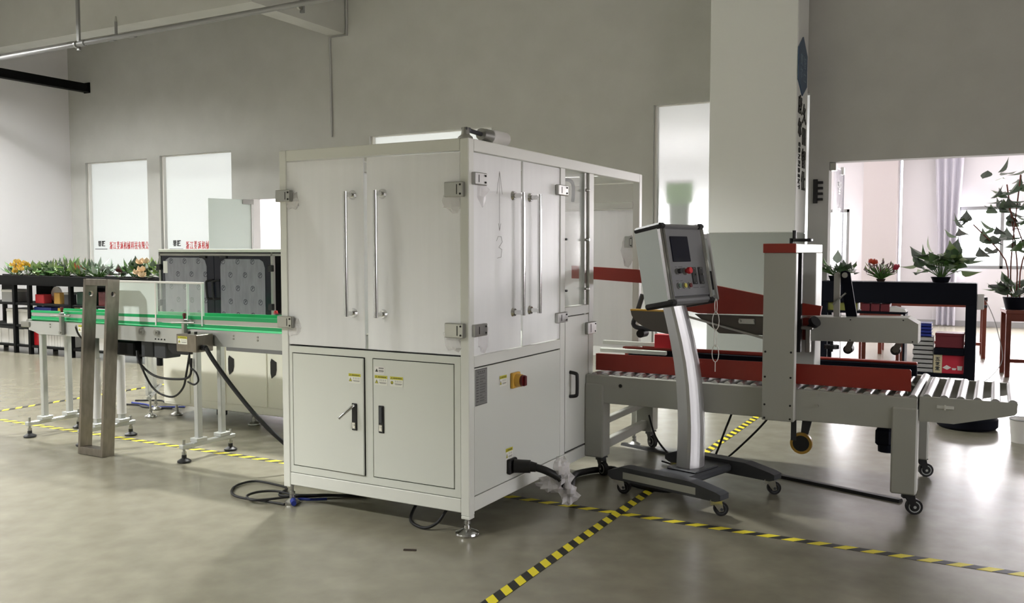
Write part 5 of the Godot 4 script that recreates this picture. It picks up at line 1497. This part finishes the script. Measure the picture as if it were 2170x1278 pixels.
# ---------------------------------------------------------------- right shelf
func right_shelf() -> void:
	var zf := -10.42
	var zb := -10.78
	var x0 := -1.74
	var x1 := -0.17
	var nb: Material = mats.navy_black
	var o := thing("plant_shelf", "dark navy shelf with a deep top box before the wide opening", "shelf")
	part(o, "top_box", g().bb(x0, x1, 0.825, 1.055, zb, zf, 0.006), nb)
	for e in [[x0, x0 + 0.09], [x1 - 0.1, x1]]:
		for z in [[zf - 0.06, zf], [zb, zb + 0.06]]:
			part(o, "leg", g().bb(e[0], e[1], 0.0, 0.825, z[0], z[1], 0.004), nb)
	part(o, "shelf_board", g().bb(x0 + 0.09, -0.85, 0.705, 0.73, zb, zf - 0.01, 0.003), nb)
	part(o, "shelf_board", g().bb(x0 + 0.05, x1 - 0.05, 0.05, 0.09, zb, zf - 0.005, 0.003), nb)
	part(o, "shelf_board", g().bb(-0.56, x1 - 0.1, 0.29, 0.36, zb, zf - 0.01, 0.003), nb)
	part(o, "shelf_divider", g().bb(-0.87, -0.85, 0.09, 0.73, zb, zf - 0.02, 0.003), nb)
	# contents
	box_thing("gift_box", "olive green box on the navy shelf's upper board", "box", -1.68, -1.34, 0.73, 0.815, -10.7, -10.45, mats.olive_box)
	for k in 3:
		box_thing("bound_volume", ["burgundy bound volume next to the olive green box", "burgundy bound volume between two burgundy volumes", "burgundy bound volume next to the open white book"][k], "book", -1.3 + k * 0.1, -1.21 + k * 0.1, 0.73, 0.815, -10.66, -10.45, mats.burgundy, "burgundy volumes on the navy shelf")
	var op := thing("open_book", "open white book lying on the navy shelf beside burgundy volumes", "book", Vector3(-0.96, 0.73, -10.56))
	part(op, "pages", g().prism([Vector2(-0.14, 0.0), Vector2(0.12, 0.0), Vector2(0.1, 0.03), Vector2(0.0, 0.055), Vector2(-0.1, 0.05)], -0.1, 0.1), mats.white_paper)
	for k in 4:
		book("%s blue bound book of the stack on the navy shelf" % ["lowest", "second lowest", "second highest", "topmost"][k], -0.76, -0.59, 0.475 + k * 0.036, 0.51 + k * 0.036, -10.7, -10.47, mats.blue_cover, "blue books on the navy shelf")
	for k in 8:
		book("pale grey book, %s in the stack under the blue books" % ["lowest", "second from the floor board", "third from the floor board", "fourth from the floor board", "fourth from the blue books", "third from the blue books", "second from the blue books", "directly below them"][k], -0.77 + 0.01 * (k % 2), -0.57, 0.09 + k * 0.048, 0.137 + k * 0.048, -10.7, -10.46, mats.grey_box, "pale books under the blue books")
	box_thing("gift_tin", "burgundy tin with a bright lid above the red picture box", "box", -0.55, -0.28, 0.365, 0.52, -10.7, -10.46, mats.burgundy, "", mats.burgundy)
	var pb := thing("picture_box", "red gift box with a cream spine printed with dark characters", "box", Vector3(-0.42, 0.09, -10.58))
	part(pb, "body", g().bb(-0.06, 0.145, 0.0, 0.195, -0.1, 0.11, 0.003), mats.crimson_box)
	part(pb, "spine", g().bb(-0.145, -0.06, 0.0, 0.2, -0.1, 0.111, 0.003), mats.cream_spine)
	var sp := g()
	var yy := 0.13
	for c in ["wu", "zhi", "tang"]:
		sp.pen(HAN[c], Vector3(-0.125, yy, 0.111), Vector2(0.045, 0.042), 0.007)
		yy -= 0.05
	part(pb, "spine_characters", sp, mats.dark_print)
	part(pb, "printed_teacups", g().prism([Vector2(-0.055, 0.06), Vector2(-0.01, 0.04), Vector2(0.03, 0.065), Vector2(-0.015, 0.09)], 0.11, 0.1115).prism([Vector2(0.04, 0.04), Vector2(0.07, 0.04), Vector2(0.08, 0.06), Vector2(0.035, 0.06)], 0.11, 0.1115).prism([Vector2(0.09, 0.04), Vector2(0.13, 0.04), Vector2(0.135, 0.085), Vector2(0.085, 0.085)], 0.11, 0.1115), mats.white_paper)
	single("paper_sheaf", g().bb(-0.14, 0.14, 0.0, 0.012, -0.04, 0.04), mats.white_paper, "white sheaf of paper on the floor before the navy shelf", "paper", Vector3(-0.37, 0.0, -10.33))
	# plants on top
	var ty := 1.055
	var pt := plant("potted_plant", "dark bushy plant in a navy pot at the navy shelf's end", Vector3(-1.58, ty, -10.55), 0.2, 0.16, 44, 0.1, "heart", ["leaf_dark", "leaf_dark", "leaf_green"], "navy_black", 0.09, 0.06, 41)
	var up := inst("leaf", leaf_mesh("heart"), mats.leaf_grey)
	pt.add_child(up, true)
	up.transform = Transform3D(Basis().scaled(Vector3(0.13, 0.16, 0.13)), Vector3(0.01, 0.2, 0.03))
	var fp := plant("flowering_plant", "small reddish plant with orange and pink flowers on the navy shelf", Vector3(-1.12, ty, -10.6), 0.17, 0.2, 80, 0.06, "long", ["leaf_maroon", "leaf_maroon", "leaf_light"], "soil", 0.05, 0.03, 42, "", 0.4)
	blooms(fp, [Vector3(-0.07, 0.19, 0.03), Vector3(-0.09, 0.2, 0.05)], 0.06, mats.petal_orange)
	blooms(fp, [Vector3(0.16, 0.15, 0.02), Vector3(0.15, 0.13, 0.03)], 0.05, mats.petal_pink)
	plant("potted_plant", "large glossy pothos with broad leaves on the navy shelf", Vector3(-0.52, ty, -10.58), 0.24, 0.32, 50, 0.19, "heart", ["leaf_green", "leaf_dark", "leaf_light", "leaf_green"], "navy_black", 0.1, 0.06, 43, "", 0.0)
	var sk := thing("power_strip", "white power sockets hanging at the navy shelf's end", "socket", Vector3(-0.12, 0.78, -10.5))
	part(sk, "socket_block", g().bb(-0.05, 0.02, 0.0, 0.16, -0.03, 0.03, 0.006), mats.white_paper)
	part(sk, "plug", g().bb(0.02, 0.05, 0.02, 0.05, -0.02, 0.02, 0.004).bb(0.02, 0.05, 0.1, 0.13, -0.02, 0.02, 0.004), mats.charcoal_plastic)
	part(sk, "cord", g().tube([Vector3(0.02, 0.12, 0), Vector3(0.1, -0.05, 0.05), Vector3(0.16, -0.25, 0.1), Vector3(0.2, -0.5, 0.15), Vector3(0.1, -0.68, 0.2), Vector3(-0.02, -0.77, 0.15)], 0.004), mats.grey_box)
	# stand of low stock below the roller table, bin at the right
	var rb := thing("floor_cleaner", "low dark rounded box on the floor beyond the roller table", "appliance", Vector3(-0.17, 0, -7.85))
	part(rb, "body", g().lathe([Vector2(0.2, 0.0), Vector2(0.22, 0.02), Vector2(0.22, 0.08), Vector2(0.2, 0.1), Vector2(0.0, 0.105)], 24), mats.navy_black)
	part(rb, "cap", g().cyl(Vector3(0, 0.105, 0), Vector3(0, 0.12, 0), 0.05, -1, 16), mats.charcoal_plastic)
	var bn := thing("waste_bin", "white round bin beyond the roller table's end", "bin", Vector3(0.2, 0, -7.42))
	part(bn, "body", g().lathe([Vector2(0.0, 0.0), Vector2(0.07, 0.0), Vector2(0.085, 0.17), Vector2(0.08, 0.17), Vector2(0.066, 0.01), Vector2(0.0, 0.01)], 24), mats.white_paper)
	part(bn, "rim", g().lathe([Vector2(0.085, 0.165), Vector2(0.09, 0.17), Vector2(0.085, 0.176), Vector2(0.08, 0.17)], 24), mats.grey_box)

# ---------------------------------------------------------------- room beyond
func wood_seat(called: String, label: String, at: Vector3, w: float, d: float, h: float, turn: float, back: float, group := "") -> void:
	var o := thing(called, label, "chair" if back > 0.0 else "table", at, turn, group)
	part(o, "seat" if back > 0.0 else "table_top", g().bb(-w / 2, w / 2, h - 0.04, h, -d / 2, d / 2, 0.006), mats.wood_red)
	for sx in [-1.0, 1.0]:
		for sz in [-1.0, 1.0]:
			part(o, "leg", g().bb(sx * (w / 2 - 0.03) - 0.025, sx * (w / 2 - 0.03) + 0.025, 0.0, (h - 0.04) if sz > 0 or back <= 0.0 else h + back, sz * (d / 2 - 0.03) - 0.025, sz * (d / 2 - 0.03) + 0.025, 0.004), mats.wood_red)
	for z in [-d / 2 + 0.035, d / 2 - 0.035]:
		part(o, "apron", g().bb(-w / 2 + 0.04, w / 2 - 0.04, h - 0.12, h - 0.04, z - 0.015, z + 0.015), mats.wood_red)
	if back > 0.0:
		for y in [0.12, 0.25]:
			part(o, "back_slat", g().bb(-w / 2 + 0.05, w / 2 - 0.05, h + y, h + y + 0.06, -d / 2 + 0.02, -d / 2 + 0.04), mats.wood_red)
	else:
		part(o, "stretcher", g().bb(-w / 2 + 0.05, w / 2 - 0.05, 0.14, 0.18, -0.02, 0.02), mats.wood_red)

func far_room() -> void:
	# curtain: pleated cloth gathered beside the office window
	var q := g()
	var n := 48
	var rows := 10
	var pf := func(i: int, j: int) -> Vector3:
		var t := float(i) / n
		var y := lerpf(3.3, 0.02, float(j) / rows)
		var hw := lerpf(0.24, 0.16, smoothstep(0.0, 0.6, float(j) / rows))
		return Vector3(lerpf(-hw, hw, t), y, sin(t * TAU * 3.5) * 0.05)
	for i in n:
		for j in rows:
			var a: Vector3 = pf.call(i, j)
			var b: Vector3 = pf.call(i + 1, j)
			var c: Vector3 = pf.call(i + 1, j + 1)
			var d: Vector3 = pf.call(i, j + 1)
			var m := (b - a).cross(d - a).normalized()
			m = m if m.z > 0 else -m
			q.tri(a, b, c, m, m, m)
			q.tri(a, c, d, m, m, m)
	var cu := thing("curtain", "grey lilac curtain gathered beside the office window", "curtain", Vector3(-0.8, 0, -18.2))
	part(cu, "cloth", q, mats.curtain_cloth)
	part(cu, "rail", g().cyl(Vector3(-0.8, 3.32, 0), Vector3(4.2, 3.32, 0), 0.015, -1, 8), mats.window_alu)
	wood_seat("wooden_desk", "reddish wooden desk behind the navy shelf", Vector3(-0.75, 0, -13.2), 1.3, 0.6, 0.78, 0.05, 0.0)
	wood_seat("wooden_chair", "reddish wooden chair behind the carton sealer's head", Vector3(-1.25, 0, -12.0), 0.5, 0.45, 0.42, 0.2, 0.4)
	wood_seat("wooden_table", "reddish wooden side table carrying the tall plant", Vector3(0.36, 0, -11.42), 0.56, 0.46, 0.74, 0.12, 0.0)
	wood_seat("wooden_chair", "reddish wooden chair beside the tall plant's table", Vector3(0.75, 0, -10.4), 0.46, 0.44, 0.42, 0.9, 0.4)
	# tall plant
	var o := plant("tall_plant", "tall dark leafed plant before the bright office window", Vector3(0.2, 0.74, -11.4), 0.2, 0.22, 30, 0.15, "heart", ["leaf_dark", "leaf_green", "leaf_dark"], "navy_black", 0.13, 0.14, 51)
	rng.seed = 52
	for k in 5:
		var bx := -0.08 + k * 0.04
		var tip := Vector3(bx + [-0.36, 0.05, -0.12, 0.25, -0.2][k], [0.95, 1.5, 1.4, 1.2, 1.2][k], [0.1, 0.0, -0.1, 0.05, 0.0][k])
		part(o, "branch", g().tube([Vector3(bx, 0.12, 0), Vector3(bx * 1.4, 0.55, 0.0), tip], 0.008, 6, 4), mats.wood_red)
		for i in 18:
			var c := Vector3(bx * 1.4, 0.55, 0).lerp(tip, rng.randf_range(0.15, 1.15)) + Vector3(rng.randf_range(-0.2, 0.2), rng.randf_range(-0.12, 0.12), rng.randf_range(-0.12, 0.12))
			var l := inst("leaf", leaf_mesh("heart"), mats[["leaf_dark", "leaf_green", "leaf_dark"][rng.randi() % 3]])
			o.add_child(l, true)
			var s := rng.randf_range(0.14, 0.23)
			l.transform = Transform3D((Basis(Vector3.UP, rng.randf() * TAU) * Basis(Vector3.RIGHT, rng.randf_range(0.6, 2.4))).scaled(Vector3(s, s, s)), c)
	# things behind the frosted glass beside the column
	var gb := box_thing("green_board", "green board on a grey stand blurred behind the frosted glass", "board", -3.86, -3.5, 2.0, 2.28, -11.36, -11.33, mats.green_sign)
	part(gb, "stand", g().bb(-0.14, 0.14, -2.0, 0.0, -0.012, 0.012), mats.grey_box)
	# shelf unit inside the doorway by the open frosted door
	var bc := thing("low_bookcase", "white low bookcase with files inside the left doorway", "bookcase", Vector3(-12.2, 0, -15.6))
	part(bc, "carcass", g().bb(-1.0, 0.6, 0.0, 0.9, -0.3, 0.0, 0.005).bb(-1.0, 0.6, 0.9, 1.75, -0.3, -0.27), mats.white_paper)
	part(bc, "back_board", g().bb(-0.97, 0.57, 0.93, 1.5, -0.268, -0.262), mats.grey_box)
	for k in 5:
		box_thing("file_binder", ["black office file at the left end of the bookcase row", "white office file next to the black end file", "white office file next to the burgundy file", "burgundy office file on the white low bookcase", "black office file beside the burgundy file"][k], "file", -12.6 + k * 0.12, -12.52 + k * 0.12, 0.9, 1.15 + 0.03 * (k % 2), -15.8, -15.65, [mats.black_plastic, mats.white_paper, mats.white_paper, mats.burgundy, mats.black_plastic][k], "files on the white bookcase")

# ---------------------------------------------------------------- high up
func ceiling_things() -> void:
	var pl: Material = mats.plaster
	struct("beam_cross", g().bb(-15.5, -8.8, 4.707, 5.8, -9.2, -8.9), pl)
	struct("beam_side", g().bb(-9.15, -8.84, 4.707, 5.8, -10.9, -9.2), pl)
	var bar := thing("steel_beam", "black steel beam crossing high up before the left wall", "beam", Vector3(-14.96, 4.34, -10.9))
	part(bar, "web", g().bb(-0.05, 0.05, 0.0, 0.15, 0.02, 6.0, 0.004), mats.black_paint)
	part(bar, "lower_flange", g().bb(-0.06, 0.08, -0.008, 0.012, 0.02, 6.0, 0.003), mats.black_paint)
	part(bar, "end_plate", g().bb(-0.07, 0.1, -0.02, 0.17, 0.0, 0.02, 0.002), mats.black_paint)
	var p := thing("sprinkler_pipe", "grey metal sprinkler pipe running under the ceiling beam", "pipe", Vector3(0, 4.2, -8.02))
	part(p, "pipe_run", g().cyl(Vector3(-15.4, 0, 0.0), Vector3(-6.0, 0, 0.18), 0.032, -1, 16), mats.galvanised)
	for e in [-10.95, -9.95, -10.35]:
		part(p, "pipe_coupling", g().cyl(Vector3(e - 0.05, 0, 0.085), Vector3(e + 0.05, 0, 0.087), 0.041, -1, 16), mats.galvanised)
	var sp := part(p, "sprinkler_head", g().cyl(Vector3(-10.25, 0.03, 0.1), Vector3(-10.25, 0.2, 0.1), 0.018, -1, 12), mats.galvanised)
	part(sp, "nozzle", g().cyl(Vector3(-10.25, 0.2, 0.1), Vector3(-10.25, 0.27, 0.1), 0.02, 0.008, 10), mats.zinc)
	for x in [-11.09, -7.1]:
		part(p, "hanger_rod", g().bb(x - 0.025, x + 0.025, -0.07, 1.58, 0.03, 0.06), mats.galvanised)
		part(p, "pipe_clip", g().cyl(Vector3(x - 0.015, 0, 0.085), Vector3(x + 0.015, 0, 0.085), 0.045, -1, 16), mats.zinc)
	single("wall_conduit", g().tube([Vector3(-8.81, 5.6, -10.88), Vector3(-8.81, 4.68, -10.88), Vector3(-9.14, 4.68, -10.88), Vector3(-9.12, 3.16, -10.88)], 0.016, 8, 1), mats.grey_box, "thin grey conduit stepping down the back wall under the beam", "conduit")
	var hk := thing("hook_rack", "small dark hook rack on the wall beside the wide opening", "rack", Vector3(-1.86, 1.95, -10.9))
	part(hk, "back_strip", g().bb(-0.05, 0.0, 0.0, 0.28, 0.0, 0.03, 0.004), mats.black_plastic)
	for k in 4:
		part(hk, "hook", g().bb(-0.01, 0.06, 0.03 + k * 0.065, 0.06 + k * 0.065, 0.0, 0.04, 0.004), mats.black_plastic)
